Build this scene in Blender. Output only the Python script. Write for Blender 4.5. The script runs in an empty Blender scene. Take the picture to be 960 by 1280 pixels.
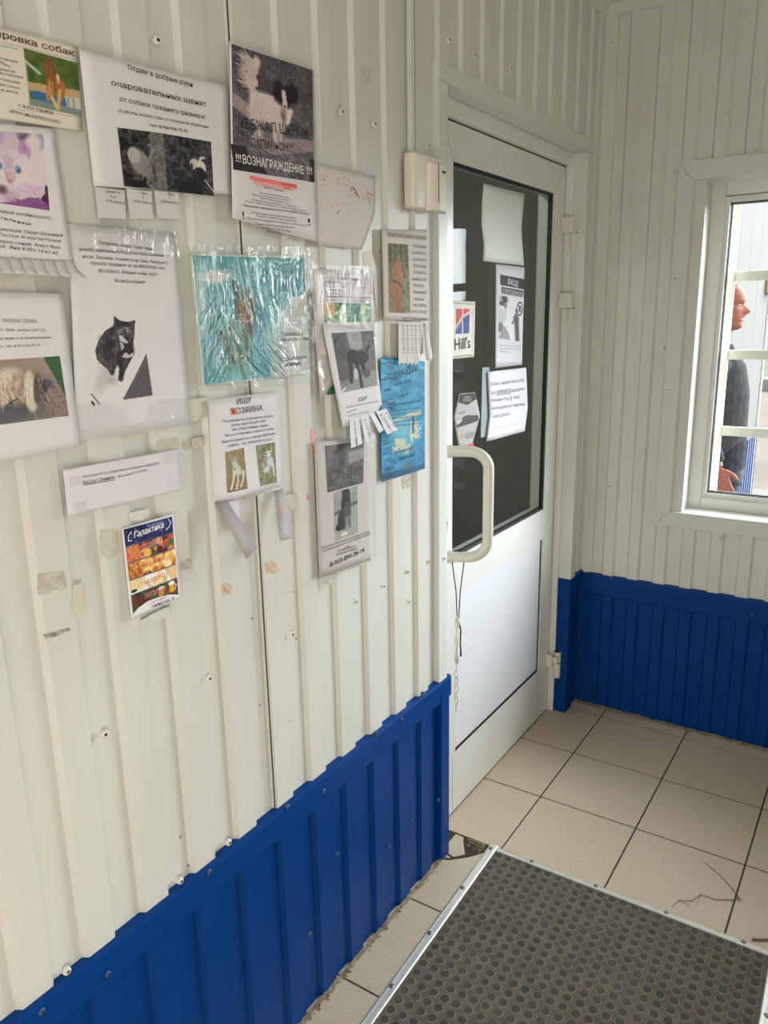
import bpy, bmesh, math, random
import numpy as np
from mathutils import Vector, Matrix, Euler
from mathutils.geometry import tessellate_polygon

SC = bpy.context.scene
COL = SC.collection
R = math.radians

# ---------------------------------------------------------------- camera, world, sun, exposure
CAM_LOC=(0.95008, -2.79127, 1.50317)
CAM_RIGHT=(0.836099, 0.548282, -0.01803)
CAM_DOWN=(0.118962, -0.213298, -0.969717)
CAM_FWD=(-0.535524, 0.808635, -0.243563)
FOCAL_PX=970.811

cd = bpy.data.cameras.new('camera'); cam = bpy.data.objects.new('camera', cd); COL.objects.link(cam)
cd.sensor_fit = 'HORIZONTAL'; cd.sensor_width = 36.0; cd.lens = 36.0 * FOCAL_PX / 960.0
cd.clip_start = .02; cd.clip_end = 200
rx, dn, fw = Vector(CAM_RIGHT), Vector(CAM_DOWN), Vector(CAM_FWD)
m3 = Matrix((rx, -dn, -fw)).transposed()
cam.matrix_world = Matrix.Translation(CAM_LOC) @ m3.to_4x4()
SC.camera = cam

SC.view_settings.view_transform = 'Standard'
SC.view_settings.look = 'None'
SC.view_settings.gamma = 1
SC.view_settings.use_curve_mapping = False
SC.view_settings.exposure = 0.12
SC.cycles.use_denoising = True
SC.cycles.max_bounces = 14
SC.cycles.diffuse_bounces = 8
SC.cycles.transparent_max_bounces = 24
SC.cycles.caustics_reflective = False
SC.cycles.caustics_refractive = False
SC.cycles.sample_clamp_indirect = 6

w = bpy.data.worlds.new('overcast_sky'); SC.world = w; w.use_nodes = True
bg = w.node_tree.nodes['Background']; bg.inputs[0].default_value = (.93, .96, 1, 1); bg.inputs[1].default_value = 1.15

def lamp(name, kind, loc, direction, energy, color=(1, 1, 1), **k):
    l = bpy.data.lights.new(name, kind); l.energy = energy; l.color = color
    for a, b in k.items(): setattr(l, a, b)
    o = bpy.data.objects.new(name, l); COL.objects.link(o); o.location = loc
    o.rotation_euler = Vector(direction).to_track_quat('-Z', 'Y').to_euler()
    return o
# bright part of the cloudy sky, shining in through the back window
lamp('sky_glow', 'SUN', (3, 4, 5), (-.84, -1, -.68), 20, (.90, .96, 1), angle=R(58))
# added warm fill light at an unseen wall gap behind the viewer
lamp('rear_fill_light', 'AREA', (1.98, -3.35, 1.1), (-1, .22, -.02), 19, (1, .89, .72), shape='RECTANGLE', size=.95, size_y=1.9)

# ---------------------------------------------------------------- materials
def lin(c):
    return tuple((x / 255 / 12.92 if x / 255 <= .04045 else ((x / 255 + .055) / 1.055) ** 2.4) for x in c[:3])
MATS = {}
def mat(name, col=(200, 200, 200), rough=.5, metal=0, spec=.5, noise=0, nscale=30, bump=0, bscale=80, col2=None, coat=0, detail=4):
    if name in MATS: return MATS[name]
    m = bpy.data.materials.new(name); m.use_nodes = True; nt = m.node_tree; b = nt.nodes['Principled BSDF']
    c = lin(col); b.inputs['Base Color'].default_value = (*c, 1)
    b.inputs['Roughness'].default_value = rough; b.inputs['Metallic'].default_value = metal
    b.inputs['Specular IOR Level'].default_value = spec; b.inputs['Coat Weight'].default_value = coat
    tc = None
    if noise or bump: tc = nt.nodes.new('ShaderNodeTexCoord')
    if noise:
        n = nt.nodes.new('ShaderNodeTexNoise'); n.inputs['Scale'].default_value = nscale; n.inputs['Detail'].default_value = detail
        nt.links.new(tc.outputs['Object'], n.inputs['Vector'])
        r = nt.nodes.new('ShaderNodeValToRGB'); r.color_ramp.elements[0].position = .5 - noise; r.color_ramp.elements[1].position = .5 + noise
        r.color_ramp.elements[0].color = (*lin(col2 or col), 1); r.color_ramp.elements[1].color = (*c, 1)
        nt.links.new(n.outputs['Fac'], r.inputs[0]); nt.links.new(r.outputs[0], b.inputs['Base Color'])
    if bump:
        n = nt.nodes.new('ShaderNodeTexNoise'); n.inputs['Scale'].default_value = bscale; n.inputs['Detail'].default_value = 4
        nt.links.new(tc.outputs['Object'], n.inputs['Vector'])
        bp = nt.nodes.new('ShaderNodeBump'); bp.inputs['Strength'].default_value = bump; bp.inputs['Distance'].default_value = .004
        nt.links.new(n.outputs['Fac'], bp.inputs['Height']); nt.links.new(bp.outputs[0], b.inputs['Normal'])
    MATS[name] = m; return m
def mat_attr(name, rough=.6, spec=.3):
    m = bpy.data.materials.new(name); m.use_nodes = True; nt = m.node_tree; b = nt.nodes['Principled BSDF']
    a = nt.nodes.new('ShaderNodeAttribute'); a.attribute_name = 'ink'
    nt.links.new(a.outputs['Color'], b.inputs['Base Color']); b.inputs['Roughness'].default_value = rough; b.inputs['Specular IOR Level'].default_value = spec
    MATS[name] = m; return m
def mat_film(name, gloss=.14, tint=(1, 1, 1), rough=.08, wrinkle=.5, scale=30, fres=False):
    m = bpy.data.materials.new(name); m.use_nodes = True; nt = m.node_tree; nt.nodes.clear()
    o = nt.nodes.new('ShaderNodeOutputMaterial'); mx = nt.nodes.new('ShaderNodeMixShader'); t = nt.nodes.new('ShaderNodeBsdfTransparent'); g = nt.nodes.new('ShaderNodeBsdfGlossy')
    t.inputs[0].default_value = (*tint, 1); g.inputs['Roughness'].default_value = rough
    mx.inputs[0].default_value = gloss
    nt.links.new(t.outputs[0], mx.inputs[1]); nt.links.new(g.outputs[0], mx.inputs[2]); nt.links.new(mx.outputs[0], o.inputs[0])
    if wrinkle:
        tc = nt.nodes.new('ShaderNodeTexCoord'); mp = nt.nodes.new('ShaderNodeMapping'); mp.inputs['Scale'].default_value = (1, 1.6, .45)
        n = nt.nodes.new('ShaderNodeTexNoise'); n.inputs['Scale'].default_value = scale; n.inputs['Detail'].default_value = 3; n.inputs['Distortion'].default_value = 1.5
        bp = nt.nodes.new('ShaderNodeBump'); bp.inputs['Strength'].default_value = wrinkle; bp.inputs['Distance'].default_value = .012
        nt.links.new(tc.outputs['Object'], mp.inputs[0]); nt.links.new(mp.outputs[0], n.inputs['Vector']); nt.links.new(n.outputs['Fac'], bp.inputs['Height']); nt.links.new(bp.outputs[0], g.inputs['Normal'])
    if fres:
        f = nt.nodes.new('ShaderNodeLayerWeight'); f.inputs['Blend'].default_value = .5
        pw = nt.nodes.new('ShaderNodeMath'); pw.operation = 'POWER'; pw.inputs[1].default_value = 5
        ml = nt.nodes.new('ShaderNodeMath'); ml.operation = 'MULTIPLY_ADD'; ml.inputs[1].default_value = .8 * fres; ml.inputs[2].default_value = .04 * fres
        nt.links.new(f.outputs['Facing'], pw.inputs[0]); nt.links.new(pw.outputs[0], ml.inputs[0]); nt.links.new(ml.outputs[0], mx.inputs[0])
    MATS[name] = m; return m

WHITE = mat('white_painted_steel', (214, 213, 207), .42, noise=.28, nscale=3.5, col2=(207, 205, 198), bump=.08, bscale=14)
def specks(m, col, scale, thr):
    nt = m.node_tree; b = nt.nodes['Principled BSDF']; old = b.inputs['Base Color'].links[0].from_socket
    tc = nt.nodes.new('ShaderNodeTexCoord'); vo = nt.nodes.new('ShaderNodeTexVoronoi'); vo.inputs['Scale'].default_value = scale
    mt_ = nt.nodes.new('ShaderNodeMath'); mt_.operation = 'LESS_THAN'; sp = nt.nodes.new('ShaderNodeSeparateColor'); g = nt.nodes.new('ShaderNodeMath'); g.operation = 'MULTIPLY'; g.inputs[1].default_value = thr
    nt.links.new(tc.outputs['Object'], vo.inputs['Vector']); nt.links.new(vo.outputs['Color'], sp.inputs[0]); pw = nt.nodes.new('ShaderNodeMath'); pw.operation = 'POWER'; pw.inputs[1].default_value = 3
    nt.links.new(sp.outputs[0], pw.inputs[0]); nt.links.new(pw.outputs[0], g.inputs[0]); nt.links.new(vo.outputs['Distance'], mt_.inputs[0]); nt.links.new(g.outputs[0], mt_.inputs[1])
    mx = nt.nodes.new('ShaderNodeMix'); mx.data_type = 'RGBA'; nt.links.new(mt_.outputs[0], mx.inputs[0]); nt.links.new(old, mx.inputs[6]); mx.inputs[7].default_value = (*lin(col), 1); nt.links.new(mx.outputs[2], b.inputs['Base Color'])
specks(WHITE, (140, 131, 118), 22, .07)
BLUE = mat('blue_painted_steel', (0, 58, 128), .42, spec=.15, noise=.3, nscale=9, col2=(0, 56, 124), bump=.12, bscale=25)
TRIMW = mat('white_flashing', (212, 213, 207), .4)
PVC = mat('white_plastic_profile', (226, 226, 222), .3, noise=.3, nscale=6, col2=(218, 217, 211))
PANEL = mat('white_gloss_panel', (226, 228, 234), .22)
RUBBER = mat('black_gasket', (26, 25, 25), .6)
TILE = mat('beige_floor_tile', (204, 188, 166), .42, noise=.16, nscale=240, col2=(182, 166, 144), bump=.05, bscale=60, detail=2)
GROUT = mat('dark_grout', (70, 56, 46), .9, noise=.3, nscale=60, col2=(48, 38, 32))
MORTAR = mat('crumbly_mortar', (150, 136, 114), .95, noise=.2, nscale=70, col2=(104, 92, 77), bump=.8, bscale=120)
RUBM = mat('dusty_rubber', (112, 103, 91), .85, spec=.2, noise=.22, nscale=26, col2=(84, 77, 69), bump=.3, bscale=200)
STUD = mat('rubber_stud_top', (60, 58, 53), .75, noise=.2, nscale=9, col2=(80, 75, 68), detail=6, spec=.25)
RIM = mat('rubber_stud_rim', (132, 123, 110), .9, spec=.2)
ALU = mat('brushed_aluminium', (222, 221, 214), .35, metal=.35, noise=.3, nscale=40, col2=(204, 202, 195))
STEEL = mat('dull_steel', (120, 116, 110), .4, metal=.8)
SCREWD = mat('dark_screw_recess', (40, 36, 32), .5)
SCREWW = mat('white_screw_head', (222, 219, 208), .4)
SCREWB = mat('blue_screw_head', (58, 84, 120), .45)
HANDLE = mat('cream_plastic', (216, 213, 202), .28)
BOXM = mat('warm_white_plastic', (226, 220, 206), .35)
LOCKM = mat('worn_bronze', (112, 92, 66), .4, metal=.6)
CORD = mat('black_cord', (34, 32, 32), .7)
CHAIN = mat('milky_plastic_chain', (222, 216, 204), .35)
CARD = mat('plain_card', (216, 212, 212), .6)
PRINT = mat_attr('printed_ink')
FILM = mat_film('clear_wrinkled_film', .055, (.98, .98, .98), .10, .5, 26)
SLEEVE = mat_film('smooth_clear_film', .035, (.97, .975, .98), .1, .1, 12)
GLASS = mat_film('clear_window_glass', .1, (.97, .985, .98), 0.0, 0, fres=1.0)
DGLASS = mat_film('tinted_door_glass', .1, (.83, .86, .83), 0.02, 0, fres=.3)

# ---------------------------------------------------------------- mesh helpers
class MB:
    def __init__(s): s.v = []; s.f = []; s.m = []; s.c = []; s.cur = 0
    def add(s, vs, fs):
        b = len(s.v); s.v += [tuple(p) for p in vs]; s.f += [tuple(i + b for i in f) for f in fs]; s.m += [s.cur] * len(fs); return s
    def box(s, x0, x1, y0, y1, z0, z1):
        return s.add([(x0, y0, z0), (x1, y0, z0), (x1, y1, z0), (x0, y1, z0), (x0, y0, z1), (x1, y0, z1), (x1, y1, z1), (x0, y1, z1)],
                     [(0, 3, 2, 1), (4, 5, 6, 7), (0, 1, 5, 4), (1, 2, 6, 5), (2, 3, 7, 6), (3, 0, 4, 7)])
    def prism(s, pts, off):          # closed polygon extruded by a vector
        n = len(pts); P = [Vector(p) for p in pts]; O = Vector(off); vs = P + [p + O for p in P]
        return s.add(vs, [tuple(range(n))[::-1], tuple(range(n, 2 * n))] + [(i, (i + 1) % n, n + (i + 1) % n, n + i) for i in range(n)])
    def sheet(s, line, up):          # open polyline extruded by a vector
        n = len(line); O = Vector(up); P = [Vector(p) for p in line]
        return s.add(P + [p + O for p in P], [(i, i + 1, n + i + 1, n + i) for i in range(n - 1)])
    def tube(s, path, rad, seg=10, closed=False, caps=True):
        P = [Vector(p) for p in path]; n = len(P); rr = rad if isinstance(rad, (list, tuple)) else [rad] * n
        b = len(s.v); prev = None
        for i in range(n):
            t = (P[(i + 1) % n] - P[i - 1]) if closed else (P[min(i + 1, n - 1)] - P[max(i - 1, 0)])
            t.normalize()
            if prev is None:
                a = Vector((0, 0, 1)) if abs(t.z) < .9 else Vector((1, 0, 0)); u = t.cross(a).normalized()
            else:
                u = (prev - t * prev.dot(t)).normalized()
            prev = u; v = t.cross(u)
            for k in range(seg):
                a = 2 * math.pi * k / seg; s.v.append(tuple(P[i] + (u * math.cos(a) + v * math.sin(a)) * rr[i]))
        for i in range(n if closed else n - 1):
            for k in range(seg):
                a = b + i * seg; c = b + ((i + 1) % n) * seg; s.f.append((a + k, a + (k + 1) % seg, c + (k + 1) % seg, c + k)); s.m.append(s.cur)
        if caps and not closed:
            s.f.append(tuple(b + k for k in range(seg))[::-1]); s.f.append(tuple(b + (n - 1) * seg + k for k in range(seg))); s.m += [s.cur] * 2
        return s
    def ell(s, c, r, seg=14, rings=9, rot=None):
        C = Vector(c); b = len(s.v); M = rot or Matrix.Identity(3)
        for i in range(rings + 1):
            th = math.pi * i / rings
            for k in range(seg):
                a = 2 * math.pi * k / seg
                s.v.append(tuple(C + M @ Vector((r[0] * math.sin(th) * math.cos(a), r[1] * math.sin(th) * math.sin(a), r[2] * math.cos(th)))))
        for i in range(rings):
            for k in range(seg):
                s.f.append((b + i * seg + k, b + (i + 1) * seg + k, b + (i + 1) * seg + (k + 1) % seg, b + i * seg + (k + 1) % seg)); s.m.append(s.cur)
        return s
    def build(s, name, mats, parent=None, bevel=0, smooth=False, seg=2):
        me = bpy.data.meshes.new(name); me.from_pydata(s.v, [], s.f); 
        if not isinstance(mats, (list, tuple)): mats = [mats]
        for m in mats: me.materials.append(m)
        if len(mats) > 1: me.polygons.foreach_set('material_index', s.m)
        bm = bmesh.new(); bm.from_mesh(me); bmesh.ops.recalc_face_normals(bm, faces=bm.faces); bm.to_mesh(me); bm.free()
        if smooth: me.polygons.foreach_set('use_smooth', [True] * len(me.polygons))
        me.update(); o = bpy.data.objects.new(name, me); COL.objects.link(o)
        if parent: o.parent = parent
        if bevel:
            md = o.modifiers.new('bevel', 'BEVEL'); md.width = bevel; md.segments = seg; md.limit_method = 'ANGLE'; md.angle_limit = R(40)
        return o
def struct(o): o['kind'] = 'structure'; return o
def tag(o, label, cat, group=None, kind=None):
    o['label'] = label; o['category'] = cat
    if group: o['group'] = group
    if kind: o['kind'] = kind
    return o
def empty(name, loc=(0, 0, 0)):
    o = bpy.data.objects.new(name, None); COL.objects.link(o); o.location = loc; o.empty_display_size = .05; return o

def rebase(root_loc, objs):
    for o in objs: o.location = -Vector(root_loc)

# ---------------------------------------------------------------- room shell
ZC = 2.466; XR = 1.9; YF = -4.0; YB = 0.0
WAIN = .545
def rib_line(a0, a1, phase, pitch, half, depth, slope=.007):
    pts = [(a0, None)]
    k = math.floor((a0 - phase) / pitch) - 1
    out = []
    while phase + k * pitch < a1 + pitch:
        s = phase + k * pitch
        out += [(s, 0), (s + slope, depth), (s + half, depth), (s + half + slope, 0)]
        k += 1
    def at(a):
        for i in range(len(out) - 1):
            if out[i][0] <= a <= out[i + 1][0]:
                t = (a - out[i][0]) / (out[i + 1][0] - out[i][0]); return out[i][1] + t * (out[i + 1][1] - out[i][1])
        return 0
    return [(a0, at(a0))] + [p for p in out if a0 < p[0] < a1] + [(a1, at(a1))]
def left_ribs(mb, y0, y1, z0, z1, base=0, depth=.009, x_sign=1, phase=-1.230, pitch=.1105):
    mb.sheet([(base + d, y, z0) for y, d in rib_line(y0, y1, phase, pitch, .055, depth)], (0, 0, z1 - z0))
def back_ribs(mb, x0, x1, z0, z1, base=0, depth=.009, phase=.088, pitch=.0935):
    mb.sheet([(x, base - d, z0) for x, d in rib_line(x0, x1, phase, pitch, .042, depth)], (0, 0, z1 - z0))

def screw(parent, loc, axis, head, r=.0055):
    mb = MB(); A = Vector(axis)
    mb.tube([Vector(loc) - A * .004, Vector(loc) + A * .0015, Vector(loc) + A * .003], [r, r, r * .75], 12)
    mb.cur = 1; mb.tube([Vector(loc) + A * .002, Vector(loc) + A * .0036], r * .42, 6)
    return mb.build('screw', [head, SCREWD], parent, smooth=False)

# door opening in the left wall
DY0, DY1, DZ = -1.085, -.135, 2.012
mb = MB()
left_ribs(mb, YF, -1.11, WAIN - .03, ZC, 0)
left_ribs(mb, -1.11, -.11, 2.03, ZC, 0)
left_ribs(mb, -.11, .0, WAIN - .03, ZC, 0)
mb.box(-.16, -.002, YF - .1, DY0 - .012, 0, ZC + .1); mb.box(-.16, -.002, DY0 - .012, DY1 + .012, DZ + .012, ZC + .1); mb.box(-.16, -.002, DY1 + .012, .0, 0, ZC + .1)
wall_left = struct(mb.build('wall_left', WHITE))
for y, z in [(-1.9330,1.8900), (-2.1460,0.9000), (-1.9300,0.9010), (-1.7070,0.9010), (-2.0320,0.5610), (-1.9140,0.5620), (-2.2560,0.5590), (-1.4910,1.8790), (-1.3800,1.8780), (-1.3810,0.9010), (-1.2750,0.9050), (-1.1750,0.9040),
             (-1.0720,2.1050), (-0.9450,2.1040), (-0.7400,2.1200), (-0.5360,2.1240), (-0.4210,2.1290), (-0.3240,2.1350), (-1.1670,1.8710), (-1.4910,0.8990), (-1.2690,0.8270)]:
    screw(wall_left, (.0095, y, z), (1, 0, 0), SCREWW, .0062)
# a vertical seam where two sheets overlap
mb = MB(); mb.box(.0085, .0102, -1.785, -1.7833, WAIN, ZC); mb.build('sheet_seam', SCREWD, wall_left)

mb = MB()
left_ribs(mb, YF, -1.10, 0, WAIN - .05, .006, .009)
mb.box(0, .0055, YF, -1.1, 0, WAIN - .04); mb.box(-.001, .0055, -.09, 0, 0, WAIN)
left_ribs(mb, -.09, 0.0, 0, WAIN - .02, .006, .009)
bl = struct(mb.build('baseboard_left', BLUE))
mb = MB()
prof = [(.0, WAIN + .008), (.017, WAIN + .006), (.0195, WAIN), (.0195, WAIN - .052), (.0165, WAIN - .056), (0, WAIN - .056)]
mb.prism([(x, YF, z) for x, z in prof], (0, -1.068 - YF, 0)); mb.build('cap_flashing', BLUE, bl)
mb = MB(); mb.prism([(x, -.085, z) for x, z in prof], (0, .085, 0)); mb.build('cap_flashing', BLUE, bl)
mb = MB(); mb.prism([(0, -1.128, 0), (.0185, -1.128, 0), (.0215, -1.124, 0), (.0215, -1.083, 0), (.018, -1.078, 0), (0, -1.078, 0)], (0, 0, WAIN - .03)); mb.build('end_flashing', BLUE, bl)
for y, z in [(-1.9750,0.5440), (-2.1970,0.5090), (-2.3080,0.5370), (-1.7580,0.5480), (-1.6420,0.5180), (-1.4370,0.5550), (-1.3240,0.5360), (-1.2200,0.5620)]:
    screw(bl, (.0195, y, z), (1, 0, 0), SCREWB)
for y, z in [(-1.1410,0.2040), (-1.5980,0.3320), (-1.2770,0.2200), (-1.3890,0.2150), (-1.7070,0.2020)]:
    screw(bl, (.0185 if y < -1.2 else .021, y, z), (1, 0, 0), SCREWB, .0045)

# back wall with the window opening
WX0, WX1, WZ0, WZ1 = .300, 1.50, .790, 1.938
mb = MB()
back_ribs(mb, 0, WX0, WAIN - .03, ZC); back_ribs(mb, WX0, WX1, WAIN - .03, WZ0); back_ribs(mb, WX0, WX1, WZ1, ZC); back_ribs(mb, WX1, XR, WAIN - .03, ZC)
mb.box(0, WX0 + .06, .002, .2, -.15, ZC + .1); mb.box(WX1, XR + .1, .002, .2, -.15, ZC + .1); mb.box(WX0 + .06, WX1, .002, .2, -.15, WZ0 + .02); mb.box(WX0 + .06, WX1, .002, .2, WZ1 - .02, ZC + .1)
wall_back = struct(mb.build('wall_back', WHITE))
for x, z in [(0.0380,2.3570), (0.2590,1.9420), (0.0050,1.3840), (0.0420,1.3900), (0.0940,1.3900), (0.2670,1.3830), (0.0060,0.8970), (0.0390,0.8480), (0.1010,0.8850), (0.0910,0.8360), (-0.0300,0.8780)]:
    screw(wall_back, (x, -.0095, z), (0, -1, 0), SCREWW, .0055)
mb = MB(); back_ribs(mb, 0, XR, 0, WAIN - .06, -.006, .009, .095, .0945); mb.box(0, XR, -.0055, 0, 0, WAIN - .05)
bb = struct(mb.build('baseboard_back', BLUE))
mb = MB(); mb.prism([(0, 0, WAIN - .003), (0, -.017, WAIN - .005), (0, -.0195, WAIN - .012), (0, -.0195, WAIN - .08), (0, -.0165, WAIN - .084), (0, 0, WAIN - .084)], (XR, 0, 0)); mb.build('cap_flashing', BLUE, bb)
for x, z in [(0.1320,0.5370), (.62, .49), (.95, .49)]: screw(bb, (x, -.0195, z), (0, -1, 0), SCREWB, .005)

# inner corner flashing
mb = MB(); mb.prism([(.0, -.055, WAIN), (.0115, -.052, WAIN), (.013, -.013, WAIN), (.052, -.0115, WAIN), (.055, 0, WAIN), (0, 0, WAIN)], (0, 0, ZC - WAIN))
trim = struct(mb.build('trim_1', TRIMW))

# ceiling, cornice, unseen walls
mb = MB(); mb.box(-.1, XR + .1, YF - .1, .2, ZC, ZC + .1)
struct(mb.build('ceiling', TRIMW))
mb = MB()
mb.prism([(0, YF, ZC), (.032, YF, ZC), (.032, YF, ZC - .006), (.012, YF, ZC - .03), (0, YF, ZC - .032)], (0, -YF, 0))
mb.prism([(0, 0, ZC), (0, -.032, ZC), (0, -.032, ZC - .006), (0, -.012, ZC - .03), (0, 0, ZC - .032)], (XR, 0, 0))
struct(mb.build('trim_2', TRIMW))
mb = MB(); mb.box(XR, XR + .1, YF - .1, -3.85, 0, ZC); mb.box(XR, XR + .1, -2.85, .2, 0, ZC); mb.box(XR, XR + .1, -3.85, -2.85, 2.1, ZC)  # right wall's gap is added to go with the fill light
struct(mb.build('wall_right', WHITE))
mb = MB(); mb.box(-.1, XR + .1, YF - .1, YF, 0, ZC); struct(mb.build('wall_front', WHITE))

# ---------------------------------------------------------------- floor: tiles with joints, one cracked corner tile
YL = [0.02, -.0864, -.3894, -.6924, -.9954, -1.2984, -1.6014, -1.9044, -2.2074, -2.5104, -2.8134, -3.1164, -3.4194, -3.7224, YF]
XL = [-.06, .1428, .4458, .7488, 1.0518, 1.3548, 1.6578, XR]
mb = MB(); G = .0023; CH = .0012
def tile(poly, zt=0.0):
    n = len(poly); c = Vector((sum(p[0] for p in poly) / n, sum(p[1] for p in poly) / n, 0))
    P = [Vector((p[0], p[1], 0)) for p in poly]
    ins = []
    for i in range(n):
        a = (P[i] - P[i - 1]).normalized(); b = (P[(i + 1) % n] - P[i]).normalized()
        na = Vector((-a.y, a.x, 0)); nb = Vector((-b.y, b.x, 0)); bis = na + nb
        bis = bis / max(.35, bis.length_squared / 2); ins.append(bis)
    o = [(p + i * G) for p, i in zip(P, ins)]; t = [(p + i * (G + CH)) for p, i in zip(P, ins)]
    vs = [(q.x, q.y, -.008) for q in o] + [(q.x, q.y, zt - CH * .7) for q in o] + [(q.x, q.y, zt) for q in t]
    fs = [tuple(2 * n + i for i in range(n))]
    for l in (0, 1):
        fs += [(l * n + i, l * n + (i + 1) % n, (l + 1) * n + (i + 1) % n, (l + 1) * n + i) for i in range(n)]
    mb.add(vs, fs)
rnd = random.Random(5)
for j in range(len(YL) - 1):
    y1, y0 = YL[j], YL[j + 1]
    for i in range(len(XL) - 1):
        x0, x1 = XL[i], XL[i + 1]
        if i == 0 and j == 4: continue
        if i == 0 and j > 4: x0 = -.003
        tile([(x0, y0), (x1, y0), (x1, y1), (x0, y1)], rnd.uniform(-.0003, .0003))
ya, yb_, xb = -1.2984, -.9954, .1428
tile([(-.003, ya), (xb, ya), (xb, yb_ - .004), (.116, -1.019), (.078, -1.071), (.040, -1.108), (-.003, -1.132)], 0)
tile([(-.003, -1.128), (.038, -1.104), (.043, -1.097), (-.003, -1.086)], -.0015)
tile([(-.003, -1.083), (.043, -1.095), (.068, -1.066), (.036, -1.016), (.028, -.998), (-.003, -.997)], -.0008)
tile([(.036, -1.004), (.096, -1.000), (.096, -.9965), (.036, -.9965)], -.001)
mb.cur = 1; mb.box(-.1, XR + .1, YF - .1, .05, -.06, -.0016)
floor = struct(mb.build('floor', [TILE, GROUT]))
# rubble in the broken corner
for k in range(26):
    x = rnd.uniform(.048, .104); y = rnd.uniform(-1.045, -1.003)
    if (x - .048) * .9 + (y + 1.045) * .2 > .055 and y < -1.025: continue
    r = rnd.uniform(.002, .0055)
    b2 = MB(); b2.ell((x, y, -.0016 + r * .35), (r, r * rnd.uniform(.6, 1), r * .6), 7, 4)
    if k == 0: rub = MB()
    rub.add(b2.v, b2.f)
tag(rub.build('mortar_rubble', MORTAR), 'grey mortar rubble in the broken corner of a floor tile', 'rubble', kind='stuff')

def crumbs(name, pts, nrm, wmin, wmax, label, seed):
    r = random.Random(seed); mb = MB(); P = []; n = len(pts)
    for i, (x, y) in enumerate(pts):
        wv = r.uniform(wmin, wmax); h = r.uniform(.003, .008)
        P.append([(x, y, h), (x + nrm[0] * wv * .45, y + nrm[1] * wv * .45, h * r.uniform(.5, .95)), (x + nrm[0] * wv, y + nrm[1] * wv, .0002)])
    vs = [q for p in P for q in p]; fs = []
    for i in range(n - 1):
        for k in range(2): fs.append((i * 3 + k, i * 3 + k + 1, i * 3 + k + 4, i * 3 + k + 3))
    mb.add(vs, fs)
    for i in range(n):
        if r.random() < .35:
            x, y = pts[i]; d = r.uniform(.4, 1.4) * wmax; q = r.uniform(.0015, .004)
            mb.ell((x + nrm[0] * d, y + nrm[1] * d, q * .5), (q, q * .8, q * .7), 6, 4)
    return tag(mb.build(name, MORTAR), label, 'mortar', kind='stuff')
crumbs('mortar_crumbs', [(.015, -2.3 + i * .0075) for i in range(160)], (1, 0), .005, .012, 'crumbly mortar line along the foot of the left blue panelling', 1)
crumbs('mortar_crumbs', [(.012 + i * .008, -.014) for i in range(180)], (0, -1), .008, .022, 'crumbly mortar line along the foot of the blue panelling under the window', 2)

# ---------------------------------------------------------------- door_1 in the left wall
DX = -.055
door = struct(empty('door_1', (DX, -.55, 0))); dl = Vector(door.location)
def dpart(mb, name, m, parent=None, **k):
    o = mb.build(name, m, parent or door, **k)
    if parent is None: o.location = -dl
    return o
LY0, LY1 = -1.012, -.148
GY0, GY1, GZ0, GZ1 = -.928, -.246, .830, 1.880
PY0, PY1, PZ0, PZ1 = -.903, -.250, .205, .720
mb = MB()
mb.box(-.11, -.03, DY0 - .02, LY0 - .004, 0, DZ + .03); mb.box(-.11, -.032, LY1 + .004, DY1 + .02, 0, DZ + .03); mb.box(-.11, -.034, LY0 - .004, LY1 + .004, 1.974, DZ + .03)
dpart(mb, 'door_frame', PVC, bevel=.003)
mb = MB()
mb.box(-.105, DX, LY0, GY0, .006, 1.97); mb.box(-.105, DX, GY1, LY1, .006, 1.97)
mb.box(-.105, DX, GY0, GY1, GZ1, 1.97); mb.box(-.105, DX, GY0, GY1, PZ1, GZ0); mb.box(-.105, DX, GY0, GY1, .006, PZ0)
mb.box(-.105, DX, GY0, PY0, PZ0, PZ1)
leaf = dpart(mb, 'door_leaf', PVC)
# mitre and rail joints
mb = MB()
for a, b in [((GY1, GZ1), (LY1, 1.97)), ((GY0, GZ1), (LY0 + .03, 1.97))]:
    d = Vector((0, b[0] - a[0], b[1] - a[1])); n = Vector((0, -d.z, d.y)).normalized() * .0006
    A = Vector((DX + .0004, *a)); B = Vector((DX + .0004, *b)); mb.prism([A - n, A + n, B + n, B - n], (-.001, 0, 0))
for z in (PZ0 - .004,): mb.box(DX - .001, DX + .0004, LY0 + .07, GY0 + .005, .012, .2) if 0 else mb.box(DX - .001, DX + .0004, -.9205, -.9193, .012, .2)
mb.build('joint_line', mat('joint_grey', (120, 116, 108), .6), leaf)
mb = MB()
def gasket(y0, y1, z0, z1, x, wl, wr, wb, wt):
    mb.box(x - .012, x, y0, y0 + wl, z0, z1); mb.box(x - .012, x, y1 - wr, y1, z0, z1); mb.box(x - .012, x, y0, y1, z0, z0 + wb); mb.box(x - .012, x, y0, y1, z1 - wt, z1)
gasket(GY0, GY1, GZ0, GZ1, DX - .003, .003, .010, .010, .006)
gasket(PY0, PY1, PZ0, PZ1, DX - .003, .001, .010, .011, .002)  # wide black lower strip doubles as the shadow gap under the panel
mb.box(-.07, -.0556, LY1 - .0002, LY1 + .0042, .01, 1.974); mb.box(-.07, -.0556, LY0, LY1, 1.9698, 1.9742)  # black strips put in to darken the gap between leaf and frame
dpart(mb, 'gasket', RUBBER)
mb = MB(); mb.box(-.076, -.068, GY0 - .004, GY1 + .004, GZ0 - .004, GZ1 + .004); dpart(mb, 'glass_pane', DGLASS)
mb = MB(); mb.box(-.085, -.0585, PY0 + .001, PY1 - .008, PZ0 + .009, PZ1 - .001); dpart(mb, 'lower_panel', PANEL, bevel=.0015)
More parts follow.
